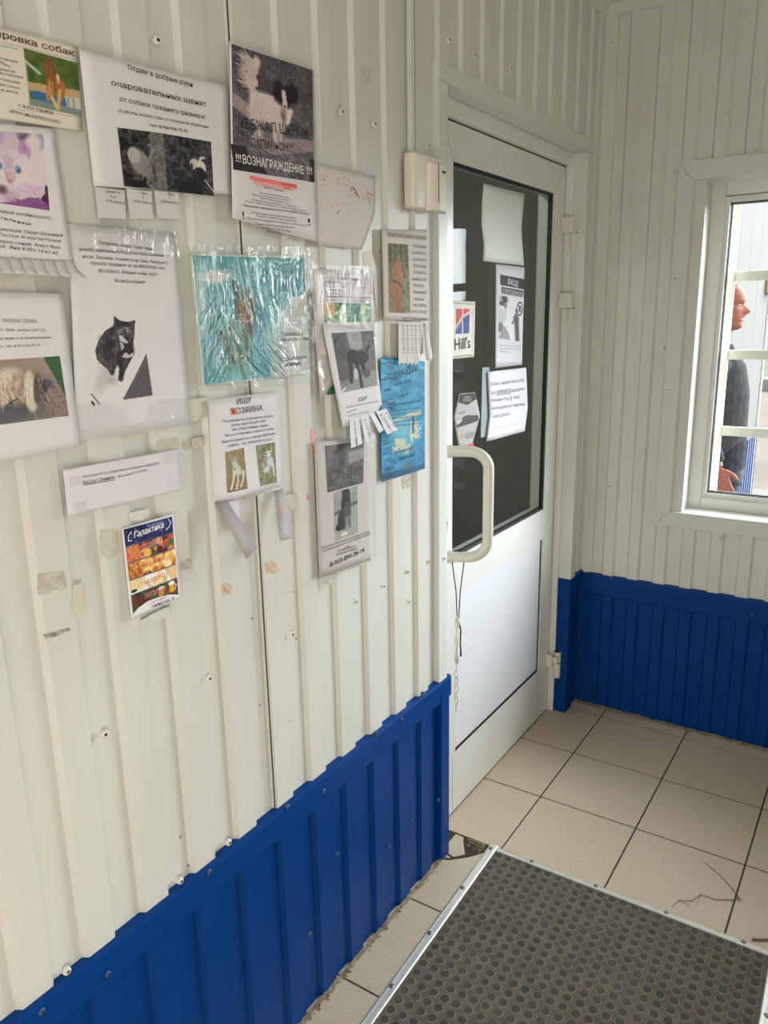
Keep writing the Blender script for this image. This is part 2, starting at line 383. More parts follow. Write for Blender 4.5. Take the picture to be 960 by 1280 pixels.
mb = MB(); mb.box(-.1, -.07, LY0, LY1, -.004, .010); mb.box(-.12, -.058, DY0, DY1, -.006, .002); dpart(mb, 'threshold', mat('dark_threshold', (58, 52, 46), .7))
# D-shaped pull handle
hd = Vector((1, .5, 0)); M0 = Vector((DX, -.969, 1.148)); M1 = Vector((DX, -.969, .850)); RE = .105; rc = .048
path = [M0 - hd * .002, M0 + hd * (RE - rc) * .5, M0 + hd * (RE - rc)]
for k in range(1, 9):
    a = math.pi / 2 * k / 8; path.append(M0 + hd * (RE - rc + rc * math.sin(a)) + Vector((0, 0, -rc * (1 - math.cos(a)))))
for k in range(8, 0, -1):
    a = math.pi / 2 * k / 8; path.append(M1 + hd * (RE - rc + rc * math.sin(a)) + Vector((0, 0, rc * (1 - math.cos(a)))))
path += [M1 + hd * (RE - rc), M1 + hd * (RE - rc) * .5, M1 - hd * .002]
mb = MB(); mb.tube(path, .0150, 18); handle = dpart(mb, 'door_handle', HANDLE, smooth=True)
for Mx in (M0, M1):
    mb = MB(); mb.tube([Mx, Mx + hd * .016], .0185, 18); mb.build('rosette', HANDLE, handle, bevel=.002)
mb = MB(); c = Vector((DX + .001, -.9715, .94)); ring = []
for k in range(20):
    a = 2 * math.pi * k / 20; ring.append((DX, c.y + .0105 * math.cos(a), c.z + .036 * math.sin(a)))
mb.prism(ring, (.004, 0, 0)); lock = dpart(mb, 'lock_plate', LOCKM, bevel=.001)
mb = MB(); mb.tube([(DX + .003, c.y, c.z + .008), (DX + .007, c.y, c.z + .008)], .0058, 12); mb.box(DX + .003, DX + .0065, c.y - .0022, c.y + .0022, c.z - .014, c.z + .006); mb.build('keyhole', SCREWD, lock)
for z, hb in ((1.766, 0), (1.522, 0), (.205, 1)):
    mb = MB()
    if not hb:
        mb.box(DX, -.012, -.178, -.1275, z - .002, z + .048)
    else:
        mb.box(DX, -.030, -.178, -.155, z - .012, z + .04); mb.box(-.030, -.014, -.168, -.128, z + .004, z + .03)
    hg = dpart(mb, 'hinge', HANDLE, bevel=.003)
    mb = MB(); mb.tube([(-.024, -.137, z - .062), (-.024, -.137, z - .002)], .0145, 16); mb.build('hinge_barrel', HANDLE, hg, bevel=.002)
    mb = MB(); mb.tube([(-.024, -.137, z - .004), (-.024, -.137, z + .001)], .0138, 16); mb.build('hinge_washer', RUBBER, hg)
    if hb:
        mb = MB(); mb.tube([(-.024, -.137, z + .001), (-.024, -.137, z + .045)], .0145, 16); mb.build('hinge_barrel', HANDLE, hg, bevel=.002)
        mb = MB(); mb.tube([(-.024, -.137, z + .045), (-.024, -.137, z + .0475)], .013, 16); mb.build('hinge_cap', RUBBER, hg)

# white flashing round the door
mb = MB()
FO = .0155
A0, A1, AZ = -1.128, -.088, 2.050
mb.prism([(0, A0, WAIN), (FO, A0, WAIN), (FO, DY0, WAIN), (-.03, DY0, WAIN), (-.03, DY0 - .004, WAIN), (0, DY0 - .004, WAIN)], (0, 0, DZ - .0005 - WAIN))
o_l = mb
mb2 = MB(); mb2.prism([(0, A0, AZ), (FO + .002, A0, AZ), (FO + .002, A0, DZ), (-.03, A0, DZ), (-.03, A0, DZ + .004), (0, A0, DZ + .004)], (0, A1 - A0, 0))
mb3 = MB(); mb3.prism([(0, A1, WAIN), (FO, A1, WAIN), (FO, DY1, WAIN), (-.034, DY1, WAIN), (-.034, DY1 + .004, WAIN), (0, DY1 + .004, WAIN)], (0, 0, DZ - .0005 - WAIN))
tr3 = struct(empty('trim_3')); 
for q, n in ((mb, 'flashing_strip'), (mb2, 'flashing_strip'), (mb3, 'flashing_strip')): q.build(n, TRIMW, tr3, bevel=.001)
mb = MB(); mb.prism([(0, A1, 0), (FO, A1, 0), (FO, DY1, 0), (-.034, DY1, 0), (-.034, DY1 + .004, 0), (0, DY1 + .004, 0)], (0, 0, WAIN)); mb.build('blue_flashing_strip', BLUE, tr3)
for y, z in [(-1.1020,1.8820), (-0.8620,2.0390), (-0.3130,2.0380), (-1.1060,2.0310), (-1.1040,0.8930)]: screw(tr3, (FO + .001, y, z), (1, 0, 0), SCREWW, .005)

# corridor behind the door glass
CORR = mat('grey_green_corridor', (148, 150, 143), .6)
lamp('corridor_fill_light', 'AREA', (-.75, -1.45, 2.4), (0, .25, -1), 11, (1, .98, .92), shape='RECTANGLE', size=.6, size_y=.5)  # added light, kept out of view, brightening the corridor seen through the glass
mb = MB(); mb.box(-1.5, -1.45, -1.8, .5, -.05, 2.5); mb.box(-1.5, -.16, -1.85, -1.8, -.05, 2.5); mb.box(-1.5, -.16, .5, .55, -.05, 2.5); mb.box(-1.5, -.16, -1.85, .55, 2.45, 2.5); mb.box(-1.5, -.16, -1.85, .55, -.1, -.05)
for k in range(5): mb.box(-1.45, -1.44, -1.5 + k * .42, -1.48 + k * .42, 0, 2.4)
struct(mb.build('wall_corridor', CORR))

# ---------------------------------------------------------------- window_1 in the back wall
win = struct(empty('window_1', (.9, 0, .8))); wl = Vector(win.location)
def wpart(mb, name, m, **k):
    o = mb.build(name, m, win, **k); o.location = -wl; return o
OX0, OX1, OZ0, OZ1 = .273, 1.55, .763, 1.968          # flange outer
IX0, IX1, IZ0, IZ1 = .321, 1.50, .817, 1.910          # flange inner
RX0, RX1, RZ0, RZ1 = .362, 1.46, .817, 1.908          # reveal meets the frame at YR
YR = .09; YP = -.0145
def ringf(mb, o, i, yo, yi, close=None):
    (a0, a1, b0, b1), (c0, c1, d0, d1) = o, i
    O = [(a0, yo, b0), (a1, yo, b0), (a1, yo, b1), (a0, yo, b1)]; I = [(c0, yi, d0), (c1, yi, d0), (c1, yi, d1), (c0, yi, d1)]
    mb.add(O + I, [(k, (k + 1) % 4, 4 + (k + 1) % 4, 4 + k) for k in range(4)])
mb = MB()
ringf(mb, (OX0, OX1, OZ0, OZ1), (OX0, OX1, OZ0, OZ1), 0, YP); ringf(mb, (OX0, OX1, OZ0, OZ1), (IX0, IX1, IZ0, IZ1), YP, YP - .0015); ringf(mb, (IX0, IX1, IZ0, IZ1), (RX0, RX1, RZ0, RZ1), YP - .0015, YR)
fl = wpart(mb, 'window_casing', TRIMW)
mb = MB()
for a, b in [((OX0, OZ1), (IX0, IZ1)), ((OX0, OZ0), (IX0, IZ0))]:
    d = Vector((b[0] - a[0], 0, b[1] - a[1])); n = Vector((-d.z, 0, d.x)).normalized() * .0006
    A = Vector((a[0], YP - .0016, a[1])); B = Vector((b[0], YP - .0022, b[1])); mb.prism([A - n, A + n, B + n, B - n], (0, .001, 0))
mb.build('mitre_line', mat('joint_grey'), fl)
for x, z in [(0.4940,1.9760), (0.2980,1.9280), (0.2850,1.6100), (0.2900,1.2430), (0.2950,0.8060), (0.4990,0.7430)]: screw(fl, (x, YP - .001, z), (0, -1, 0), SCREWW, .0045)
def framebox(mb, x0, x1, z0, z1, wd, y0, y1):
    mb.box(x0, x0 + wd, y0, y1, z0, z1); mb.box(x1 - wd, x1, y0, y1, z0, z1); mb.box(x0 + wd, x1 - wd, y0, y1, z0, z0 + wd); mb.box(x0 + wd, x1 - wd, y0, y1, z1 - wd, z1)
mb = MB(); framebox(mb, RX0 - .006, RX1 + .02, RZ0 - .006, RZ1 + .006, .046, YR, YR + .07); wpart(mb, 'window_frame', PVC, bevel=.004)
mb = MB(); framebox(mb, .398, RX1 - .02, .853, 1.866, .020, YR + .010, YR + .06); wpart(mb, 'window_sash', PVC, bevel=.004)
mb = MB(); framebox(mb, .4175, RX1 - .04, .8725, 1.8465, .002, YR + .016, YR + .022); wpart(mb, 'gasket', RUBBER)
mb = MB(); framebox(mb, .4175, RX1 - .04, .8725, 1.8465, .006, YR + .032, YR + .040); wpart(mb, 'spacer_bar', mat('grey_spacer', (120, 124, 126), .5))
mb = MB(); mb.box(.4165, RX1 - .038, YR + .026, YR + .030, .871, 1.848); wpart(mb, 'glass_pane', GLASS)
# ---------------------------------------------------------------- loose posters and notices
POSTERS=[
{'serif':True,'name':'dog_training_flyer','label':'cream dog training flyer with brown heading and photo of a jumping dog','cat':'flyer','base':0.0035,'plane':'w','bulge':0.002,'paper':(226,219,204),'items':[('t','Дрессировка собак',(-2.24,1.828),(-2.079,1.834),0.0071,(74,44,36),0.03,0),('l',[(-2.248,1.822),(-2.076,1.83)],0.0004,(150,140,125)),('l',[(-2.257,1.747),(-2.078,1.763)],0.0004,(150,140,125)),('t','Воспитание щенков',(-2.24,1.816),(-2.16,1.822),0.0022,(120,150,180),0,0),('t','Общая дрессировка',(-2.214,1.805),(-2.162,1.807),0.0026,(70,60,58),0,0),('t','собак',(-2.195,1.804),(-2.173,1.799),0.0026,(70,60,58),0,0),('t','Занятия щенков',(-2.215,1.793),(-2.168,1.795),0.0026,(70,60,58),0,0),('t','Общая дрессировка',(-2.216,1.788),(-2.158,1.791),0.0026,(70,60,58),0,0),('t','Модификация поведения',(-2.217,1.782),(-2.163,1.784),0.0026,(70,60,58),0,0),('t','Социализация собаки',(-2.218,1.776),(-2.164,1.778),0.0026,(70,60,58),0,0),('t','8-923-718-4920',(-2.219,1.77),(-2.167,1.772),0.0026,(70,60,58),0,0),('t','т. 8-923-718-4920',(-2.169,1.758),(-2.121,1.758),0.0038,(74,44,36),0.03,0),('t','WWW.MAGISTRDOG.RU',(-2.182,1.749),(-2.113,1.749),0.0038,(95,72,62),0.02,0)],'photos':[('photo',[(-2.152,1.826),(-2.076,1.827),(-2.079,1.764),(-2.153,1.763)],'dogtrain',70,80,0.94)],'parts':[],'corners':[(-2.252,1.837),(-2.073,1.847),(-2.079,1.746),(-2.263,1.737)]},
{'serif':False,'name':'kitten_flyer','label':'flyer with a white kitten photo on purple above handwritten lines and curling tear-off strips','cat':'flyer','base':0.006,'plane':'w','bulge':0.004,'paper':(226,222,224),'items':[('t','Милый игривый котёнок(кот).',(-2.256,1.634),(-2.143,1.631),0.004,(38,40,52),0,0.35),('t','Общительный',(-2.242,1.629),(-2.175,1.621),0.004,(38,40,52),0,0.35),('t','ему около 3месяцев Окрас-Бежевый',(-2.26,1.613),(-2.13,1.611),0.004,(38,40,52),0,0.35),('t','с серым. Лоток и когтеточка',(-2.261,1.607),(-2.134,1.604),0.004,(38,40,52),0,0.35),('t','ясно. Глаза ярко-синие. Зовут Яша',(-2.262,1.6),(-2.136,1.596),0.004,(38,40,52),0,0.35),('t','Приученный  Яна 8 923 14 61-62',(-2.262,1.595),(-2.14,1.589),0.004,(38,40,52),0,0.35),('t','89231461',(-2.263,1.582),(-2.254,1.572),0.0023,(60,60,70),0,0),('t','89231461',(-2.249,1.582),(-2.241,1.572),0.0023,(60,60,70),0,0),('t','89231461',(-2.235,1.582),(-2.227,1.572),0.0024,(60,60,70),0,0),('t','89231461',(-2.221,1.582),(-2.212,1.572),0.0024,(60,60,70),0,0),('t','89231461',(-2.206,1.582),(-2.197,1.572),0.0024,(60,60,70),0,0),('t','89231461',(-2.19,1.582),(-2.18,1.571),0.0025,(60,60,70),0,0),('t','89231461',(-2.175,1.581),(-2.165,1.571),0.0025,(60,60,70),0,0),('t','89231461',(-2.159,1.581),(-2.149,1.571),0.0025,(60,60,70),0,0),('t','89231461',(-2.143,1.581),(-2.133,1.571),0.0026,(60,60,70),0,0)],'photos':[('photo',[(-2.249,1.72),(-2.14,1.732),(-2.144,1.642),(-2.255,1.645)],'kitten',120,110,0.9104)],'parts':[('tear_off_slip',[(0.012,-2.265,1.585),(0.012,-2.252,1.584),(0.03,-2.258,1.571),(0.045,-2.264,1.562),(0.045,-2.276,1.563),(0.03,-2.273,1.572)],None,'paper',[],None),('tear_off_slip',[(0.012,-2.252,1.584),(0.012,-2.238,1.584),(0.03,-2.244,1.571),(0.045,-2.251,1.561),(0.045,-2.263,1.563),(0.03,-2.26,1.572)],None,'paper',[],None),('tear_off_slip',[(0.012,-2.238,1.584),(0.012,-2.224,1.584),(0.03,-2.231,1.571),(0.045,-2.237,1.561),(0.045,-2.25,1.562),(0.03,-2.246,1.571)],None,'paper',[],None),('tear_off_slip',[(0.012,-2.224,1.584),(0.012,-2.208,1.584),(0.03,-2.215,1.571),(0.045,-2.222,1.561),(0.045,-2.236,1.562),(0.03,-2.233,1.571)],None,'paper',[],None),('tear_off_slip',[(0.012,-2.208,1.584),(0.012,-2.193,1.584),(0.03,-2.2,1.571),(0.045,-2.206,1.561),(0.045,-2.221,1.562),(0.03,-2.217,1.571)],None,'paper',[],None),('tear_off_slip',[(0.012,-2.193,1.584),(0.012,-2.177,1.584),(0.03,-2.185,1.571),(0.045,-2.191,1.56),(0.045,-2.205,1.562),(0.03,-2.202,1.571)],None,'paper',[],None),('tear_off_slip',[(0.012,-2.177,1.584),(0.012,-2.162,1.584),(0.03,-2.169,1.57),(0.045,-2.176,1.56),(0.045,-2.19,1.561),(0.03,-2.187,1.571)],None,'paper',[],None),('tear_off_slip',[(0.012,-2.162,1.584),(0.012,-2.146,1.584),(0.03,-2.153,1.57),(0.045,-2.161,1.559),(0.045,-2.175,1.561),(0.03,-2.171,1.57)],None,'paper',[],None),('tear_off_slip',[(0.012,-2.146,1.584),(0.012,-2.13,1.584),(0.03,-2.137,1.57),(0.045,-2.144,1.559),(0.045,-2.159,1.561),(0.03,-2.156,1.57)],None,'paper',[],None),('tear_off_slip',[(0.012,-2.13,1.584),(0.012,-2.116,1.584),(0.03,-2.124,1.57),(0.045,-2.122,1.559),(0.045,-2.143,1.56),(0.03,-2.139,1.57)],None,'paper',[],None)],'corners':[(-2.255,1.728),(-2.124,1.741),(-2.117,1.58),(-2.273,1.582)]},
{'serif':True,'name':'puppy_giveaway_flyer','label':'wide white flyer offering puppies in black serif text over two dark puppy photos','cat':'flyer','base':0.0095,'plane':'w','bulge':0.004,'paper':(224,220,222),'items':[('t','Отдам в добрые руки',(-2.002,1.835),(-1.883,1.838),0.0065,(25,22,24),0.018,0),('t','очаровательных щенят',(-2.032,1.809),(-1.858,1.816),0.0075,(25,22,24),0.015,0),('t','от собаки среднего размера!',(-2.021,1.792),(-1.863,1.798),0.0061,(25,22,24),0.012,0),('t','1,5 месяца, кушают сами, от гельминтов обработаны',(-2.026,1.778),(-1.857,1.786),0.0042,(60,55,58),0,0),('t','тел. 8 960-966-92-41',(-1.973,1.769),(-1.901,1.773),0.0044,(25,22,24),0.02,0)],'photos':[('photo',[(-2.029,1.758),(-1.949,1.764),(-1.949,1.687),(-2.027,1.684)],'puppy1',70,80,0.9439),('photo',[(-1.949,1.764),(-1.854,1.768),(-1.855,1.69),(-1.949,1.687)],'puppy2',70,80,0.9372)],'parts':[('tear_off_slip',[(0.013,-2.074,1.678),(0.013,-2.025,1.679),(0.017,-2.031,1.641),(0.017,-2.076,1.639)],(216,212,212),'paper',[('t','Щенята',(-2.058,1.673),(-2.034,1.674),0.0031,(25,22,24),0,0),('t','тел.',(-2.053,1.667),(-2.041,1.667),0.0029,(25,22,24),0,0),('t','8 960-966-92-41',(-2.059,1.661),(-2.029,1.66),0.0033,(25,22,24),0,0)],None),('tear_off_slip',[(0.013,-2.022,1.682),(0.013,-1.977,1.683),(0.017,-1.983,1.645),(0.017,-2.023,1.643)],(216,212,212),'paper',[('t','Щенята',(-1.999,1.678),(-1.987,1.677),0.0032,(25,22,24),0,0),('t','тел.',(-1.998,1.673),(-1.994,1.672),0.003,(25,22,24),0,0),('t','8 960-966-92-41',(-2.013,1.665),(-1.981,1.665),0.0034,(25,22,24),0,0)],None),('tear_off_slip',[(0.013,-1.973,1.685),(0.013,-1.927,1.687),(0.017,-1.933,1.649),(0.017,-1.974,1.647)],(216,212,212),'paper',[('t','Щенята',(-1.949,1.682),(-1.937,1.681),0.0033,(25,22,24),0,0),('t','тел.',(-1.948,1.678),(-1.945,1.677),0.0031,(25,22,24),0,0),('t','8 960-966-92-41',(-1.964,1.67),(-1.931,1.67),0.0035,(25,22,24),0,0)],None)],'corners':[(-2.076,1.842),(-1.806,1.855),(-1.814,1.697),(-2.075,1.679)]},
{'serif':False,'name':'runaway_puppy_flyer','label':'tall flyer with a dark photo of a white puppy and black reward band','cat':'flyer','base':0.0125,'plane':'w','bulge':0.004,'paper':(226,222,224),'items':[('t','УБЕЖАЛ ЩЕНОК',(-1.792,1.798),(-1.617,1.812),0.0154,(28,24,28),0,0),('t','ПАПИЛЬОН!!!',(-1.766,1.774),(-1.663,1.781),0.0133,(28,24,28),0,0),('g',[(-1.814,1.771),(-1.601,1.778),(-1.603,1.74),(-1.81,1.734)],(44,38,38)),('t','!!!',(-1.805,1.747),(-1.793,1.747),0.0119,(235,230,230),0.05,0),('t','ВОЗНАГРАЖДЕНИЕ',(-1.789,1.746),(-1.634,1.75),0.0133,(235,230,230),0.03,0),('t','!!!',(-1.625,1.752),(-1.609,1.753),0.012,(235,230,230),0.05,0),('g',[(-1.775,1.73),(-1.656,1.73),(-1.656,1.723),(-1.776,1.724)],(240,130,130)),('g',[(-1.767,1.723),(-1.665,1.724),(-1.665,1.718),(-1.767,1.718)],(243,170,168)),('t','!!!ВОЗНАГРАЖДЕНИЕ ЗА ИНФО!!!',(-1.774,1.725),(-1.658,1.724),0.0049,(190,40,45),0,0),('t','СОБ. УБЕЖАЛ ПАПИЛЬОН',(-1.751,1.72),(-1.674,1.719),0.0042,(120,30,35),0,0),('t','Девочка, 5 месяцев',(-1.742,1.715),(-1.693,1.714),0.0035,(70,60,62),0,0),('t','В ночь пропала собака породы папильон',(-1.753,1.705),(-1.679,1.705),0.0028,(75,70,75),0,0),('t','В районе улиц Приморская и Боровая',(-1.772,1.7),(-1.675,1.701),0.0027,(75,70,75),0,0),('t','Белая, голова и уши черные, хвост',(-1.751,1.697),(-1.675,1.696),0.0028,(75,70,75),0,0),('t','На груди белый, на хвосте белое и черное пятно',(-1.773,1.692),(-1.658,1.692),0.0027,(75,70,75),0,0),('t','Кличка Тори отзывается и боится громких звуков',(-1.789,1.688),(-1.632,1.688),0.0027,(75,70,75),0,0),('t','Вернувшему гарантировано ВОЗНАГРАЖДЕНИЕ 50 000 руб!',(-1.793,1.681),(-1.625,1.683),0.0032,(60,52,56),0.02,0),('t','Если Вы увидели собаку, не ловите, звоните',(-1.775,1.672),(-1.66,1.673),0.0031,(75,70,75),0,0),('t','Пожалуйста, звоните в любое время суток',(-1.764,1.668),(-1.66,1.668),0.0031,(75,70,75),0,0),('t','Просьба не подвергать опасности собаку и себя',(-1.787,1.662),(-1.631,1.663),0.0031,(75,70,75),0,0),('t','!',(-1.798,1.661),(-1.794,1.661),0.0123,(25,22,24),0,0),('t','!',(-1.627,1.665),(-1.62,1.666),0.0123,(25,22,24),0,0),('t','Позвоните пожалуйста по номеру и расскажите',(-1.767,1.655),(-1.665,1.657),0.0033,(65,60,64),0,0),('t','где видели: 8 951 384 0671 Елена',(-1.753,1.651),(-1.677,1.65),0.0033,(65,60,64),0,0),('t','8923 000 0177 Николай',(-1.74,1.646),(-1.692,1.643),0.0033,(65,60,64),0,0)],'photos':[('photo',[(-1.798,1.916),(-1.596,1.924),(-1.603,1.74),(-1.812,1.734)],'papillon',130,150,0.8806)],'parts':[],'corners':[(-1.802,1.919),(-1.591,1.925),(-1.598,1.638),(-1.82,1.661)]},
{'serif':False,'name':'faded_paper_sheet','label':'pale sheet with only faded reddish blots, right of the runaway puppy flyer','cat':'paper','base':0.0065,'plane':'w','bulge':0.003,'paper':(218,210,207),'items':[('g',[(-1.473,1.737),(-1.47,1.739),(-1.468,1.738),(-1.471,1.735)],(150,140,138)),('g',[(-1.526,1.756),(-1.523,1.758),(-1.521,1.756),(-1.524,1.754)],(150,140,138)),('g',[(-1.429,1.739),(-1.426,1.74),(-1.424,1.739),(-1.426,1.737)],(150,140,138)),('g',[(-1.572,1.752),(-1.57,1.754),(-1.568,1.753),(-1.57,1.751)],(150,140,138)),('g',[(-1.487,1.753),(-1.486,1.754),(-1.485,1.754),(-1.486,1.752)],(178,138,122)),('g',[(-1.414,1.755),(-1.412,1.756),(-1.41,1.755),(-1.412,1.754)],(150,140,138)),('g',[(-1.507,1.761),(-1.505,1.763),(-1.503,1.762),(-1.505,1.759)],(150,140,138)),('g',[(-1.461,1.739),(-1.46,1.74),(-1.459,1.739),(-1.46,1.738)],(160,120,108)),('g',[(-1.405,1.741),(-1.402,1.743),(-1.4,1.742),(-1.402,1.74)],(190,165,155)),('g',[(-1.579,1.748),(-1.578,1.749),(-1.576,1.749),(-1.578,1.747)],(150,140,138)),('g',[(-1.526,1.7),(-1.523,1.702),(-1.52,1.701),(-1.523,1.698)],(178,138,122)),('g',[(-1.397,1.741),(-1.396,1.742),(-1.395,1.741),(-1.396,1.74)],(190,165,155)),('g',[(-1.512,1.715),(-1.51,1.717),(-1.507,1.716),(-1.51,1.714)],(160,120,108)),('g',[(-1.501,1.763),(-1.5,1.764),(-1.498,1.763),(-1.5,1.762)],(178,138,122)),('g',[(-1.543,1.772),(-1.542,1.773),(-1.541,1.773),(-1.542,1.771)],(178,138,122)),('g',[(-1.566,1.751),(-1.564,1.752),(-1.562,1.751),(-1.564,1.749)],(150,140,138)),('g',[(-1.461,1.742),(-1.46,1.742),(-1.459,1.742),(-1.46,1.741)],(190,165,155)),('g',[(-1.498,1.727),(-1.496,1.728),(-1.494,1.727),(-1.496,1.726)],(178,138,122)),('g',[(-1.413,1.738),(-1.411,1.74),(-1.408,1.739),(-1.411,1.737)],(160,120,108)),('g',[(-1.571,1.743),(-1.569,1.744),(-1.567,1.743),(-1.569,1.741)],(190,165,155)),('g',[(-1.425,1.733),(-1.423,1.735),(-1.42,1.734),(-1.423,1.731)],(150,140,138)),('g',[(-1.56,1.756),(-1.557,1.758),(-1.555,1.757),(-1.558,1.754)],(178,138,122)),('g',[(-1.502,1.713),(-1.5,1.714),(-1.499,1.713),(-1.5,1.712)],(160,120,108)),('g',[(-1.429,1.734),(-1.428,1.735),(-1.426,1.734),(-1.428,1.733)],(190,165,155)),('g',[(-1.469,1.769),(-1.467,1.77),(-1.465,1.769),(-1.467,1.768)],(150,140,138)),('g',[(-1.532,1.71),(-1.529,1.711),(-1.527,1.71),(-1.53,1.708)],(190,165,155)),('g',[(-1.585,1.733),(-1.583,1.734),(-1.581,1.733),(-1.583,1.731)],(190,165,155)),('g',[(-1.528,1.749),(-1.526,1.751),(-1.523,1.75),(-1.526,1.747)],(178,138,122)),('g',[(-1.42,1.728),(-1.418,1.729),(-1.416,1.728),(-1.418,1.726)],(190,165,155)),('g',[(-1.474,1.729),(-1.473,1.73),(-1.471,1.729),(-1.473,1.728)],(190,165,155)),('g',[(-1.419,1.742),(-1.416,1.744),(-1.413,1.743),(-1.416,1.74)],(160,120,108)),('g',[(-1.44,1.736),(-1.438,1.737),(-1.436,1.736),(-1.438,1.734)],(190,165,155)),('g',[(-1.474,1.746),(-1.473,1.747),(-1.471,1.746),(-1.473,1.745)],(190,165,155)),('g',[(-1.425,1.743),(-1.422,1.745),(-1.419,1.744),(-1.422,1.741)],(160,120,108)),('g',[(-1.491,1.731),(-1.488,1.733),(-1.486,1.731),(-1.488,1.729)],(150,140,138)),('g',[(-1.419,1.733),(-1.416,1.735),(-1.414,1.734),(-1.417,1.732)],(160,120,108)),('g',[(-1.409,1.755),(-1.407,1.756),(-1.406,1.755),(-1.407,1.754)],(190,165,155)),('g',[(-1.413,1.751),(-1.41,1.752),(-1.407,1.751),(-1.41,1.749)],(190,165,155)),('g',[(-1.519,1.703),(-1.517,1.705),(-1.514,1.704),(-1.517,1.701)],(190,165,155)),('g',[(-1.575,1.741),(-1.573,1.742),(-1.572,1.742),(-1.574,1.74)],(150,140,138)),('g',[(-1.472,1.746),(-1.471,1.747),(-1.47,1.746),(-1.471,1.745)],(150,140,138)),('g',[(-1.497,1.717),(-1.495,1.718),(-1.494,1.717),(-1.495,1.716)],(150,140,138)),('g',[(-1.51,1.774),(-1.508,1.775),(-1.506,1.774),(-1.508,1.772)],(160,120,108)),('g',[(-1.456,1.764),(-1.454,1.765),(-1.453,1.764),(-1.454,1.763)],(160,120,108)),('g',[(-1.456,1.742),(-1.454,1.743),(-1.452,1.743),(-1.454,1.741)],(160,120,108)),('g',[(-1.57,1.75),(-1.568,1.751),(-1.565,1.75),(-1.568,1.748)],(160,120,108)),('g',[(-1.532,1.695),(-1.53,1.697),(-1.528,1.696),(-1.53,1.694)],(150,140,138)),('g',[(-1.462,1.749),(-1.46,1.75),(-1.459,1.75),(-1.46,1.748)],(190,165,155)),('g',[(-1.547,1.704),(-1.546,1.705),(-1.544,1.704),(-1.546,1.702)],(160,120,108)),('g',[(-1.503,1.744),(-1.501,1.745),(-1.5,1.744),(-1.501,1.743)],(190,165,155)),('g',[(-1.466,1.737),(-1.464,1.738),(-1.462,1.737),(-1.464,1.735)],(150,140,138)),('g',[(-1.479,1.749),(-1.477,1.751),(-1.475,1.75),(-1.477,1.748)],(150,140,138)),('g',[(-1.501,1.738),(-1.5,1.739),(-1.499,1.738),(-1.5,1.737)],(178,138,122)),('g',[(-1.463,1.735),(-1.46,1.737),(-1.459,1.736),(-1.461,1.734)],(178,138,122)),('g',[(-1.497,1.748),(-1.496,1.75),(-1.494,1.749),(-1.496,1.747)],(190,165,155)),('g',[(-1.492,1.731),(-1.49,1.733),(-1.487,1.732),(-1.49,1.73)],(190,165,155)),('g',[(-1.415,1.731),(-1.413,1.732),(-1.412,1.731),(-1.413,1.73)],(178,138,122)),('g',[(-1.514,1.767),(-1.512,1.768),(-1.51,1.767),(-1.512,1.765)],(178,138,122)),('g',[(-1.44,1.732),(-1.437,1.734),(-1.435,1.733),(-1.438,1.731)],(178,138,122)),('g',[(-1.523,1.71),(-1.52,1.711),(-1.518,1.71),(-1.521,1.708)],(190,165,155)),('g',[(-1.555,1.754),(-1.554,1.754),(-1.553,1.754),(-1.554,1.753)],(160,120,108)),('g',[(-1.529,1.696),(-1.526,1.698),(-1.524,1.697),(-1.527,1.694)],(160,120,108)),('g',[(-1.566,1.748),(-1.564,1.749),(-1.563,1.748),(-1.564,1.747)],(190,165,155)),('g',[(-1.487,1.741),(-1.484,1.743),(-1.482,1.742),(-1.485,1.739)],(150,140,138)),('g',[(-1.502,1.748),(-1.5,1.75),(-1.498,1.749),(-1.5,1.747)],(178,138,122)),('g',[(-1.555,1.74),(-1.554,1.74),(-1.552,1.74),(-1.554,1.739)],(178,138,122)),('g',[(-1.504,1.7),(-1.503,1.7),(-1.501,1.7),(-1.503,1.698)],(178,138,122)),('g',[(-1.416,1.742),(-1.413,1.744),(-1.411,1.743),(-1.413,1.74)],(150,140,138)),('g',[(-1.495,1.757),(-1.492,1.759),(-1.49,1.758),(-1.492,1.755)],(178,138,122)),('g',[(-1.545,1.707),(-1.544,1.708),(-1.543,1.707),(-1.544,1.706)],(178,138,122)),('l',[(-1.485,1.746),(-1.47,1.743),(-1.457,1.729)],0.002,(178,105,82)),('l',[(-1.475,1.749),(-1.465,1.734)],0.0017,(180,110,88)),('l',[(-1.431,1.75),(-1.426,1.73),(-1.415,1.719)],0.0013,(165,112,98))],'photos':[],'parts':[],'corners':[(-1.586,1.775),(-1.393,1.778),(-1.399,1.705),(-1.45,1.634),(-1.59,1.635)]},
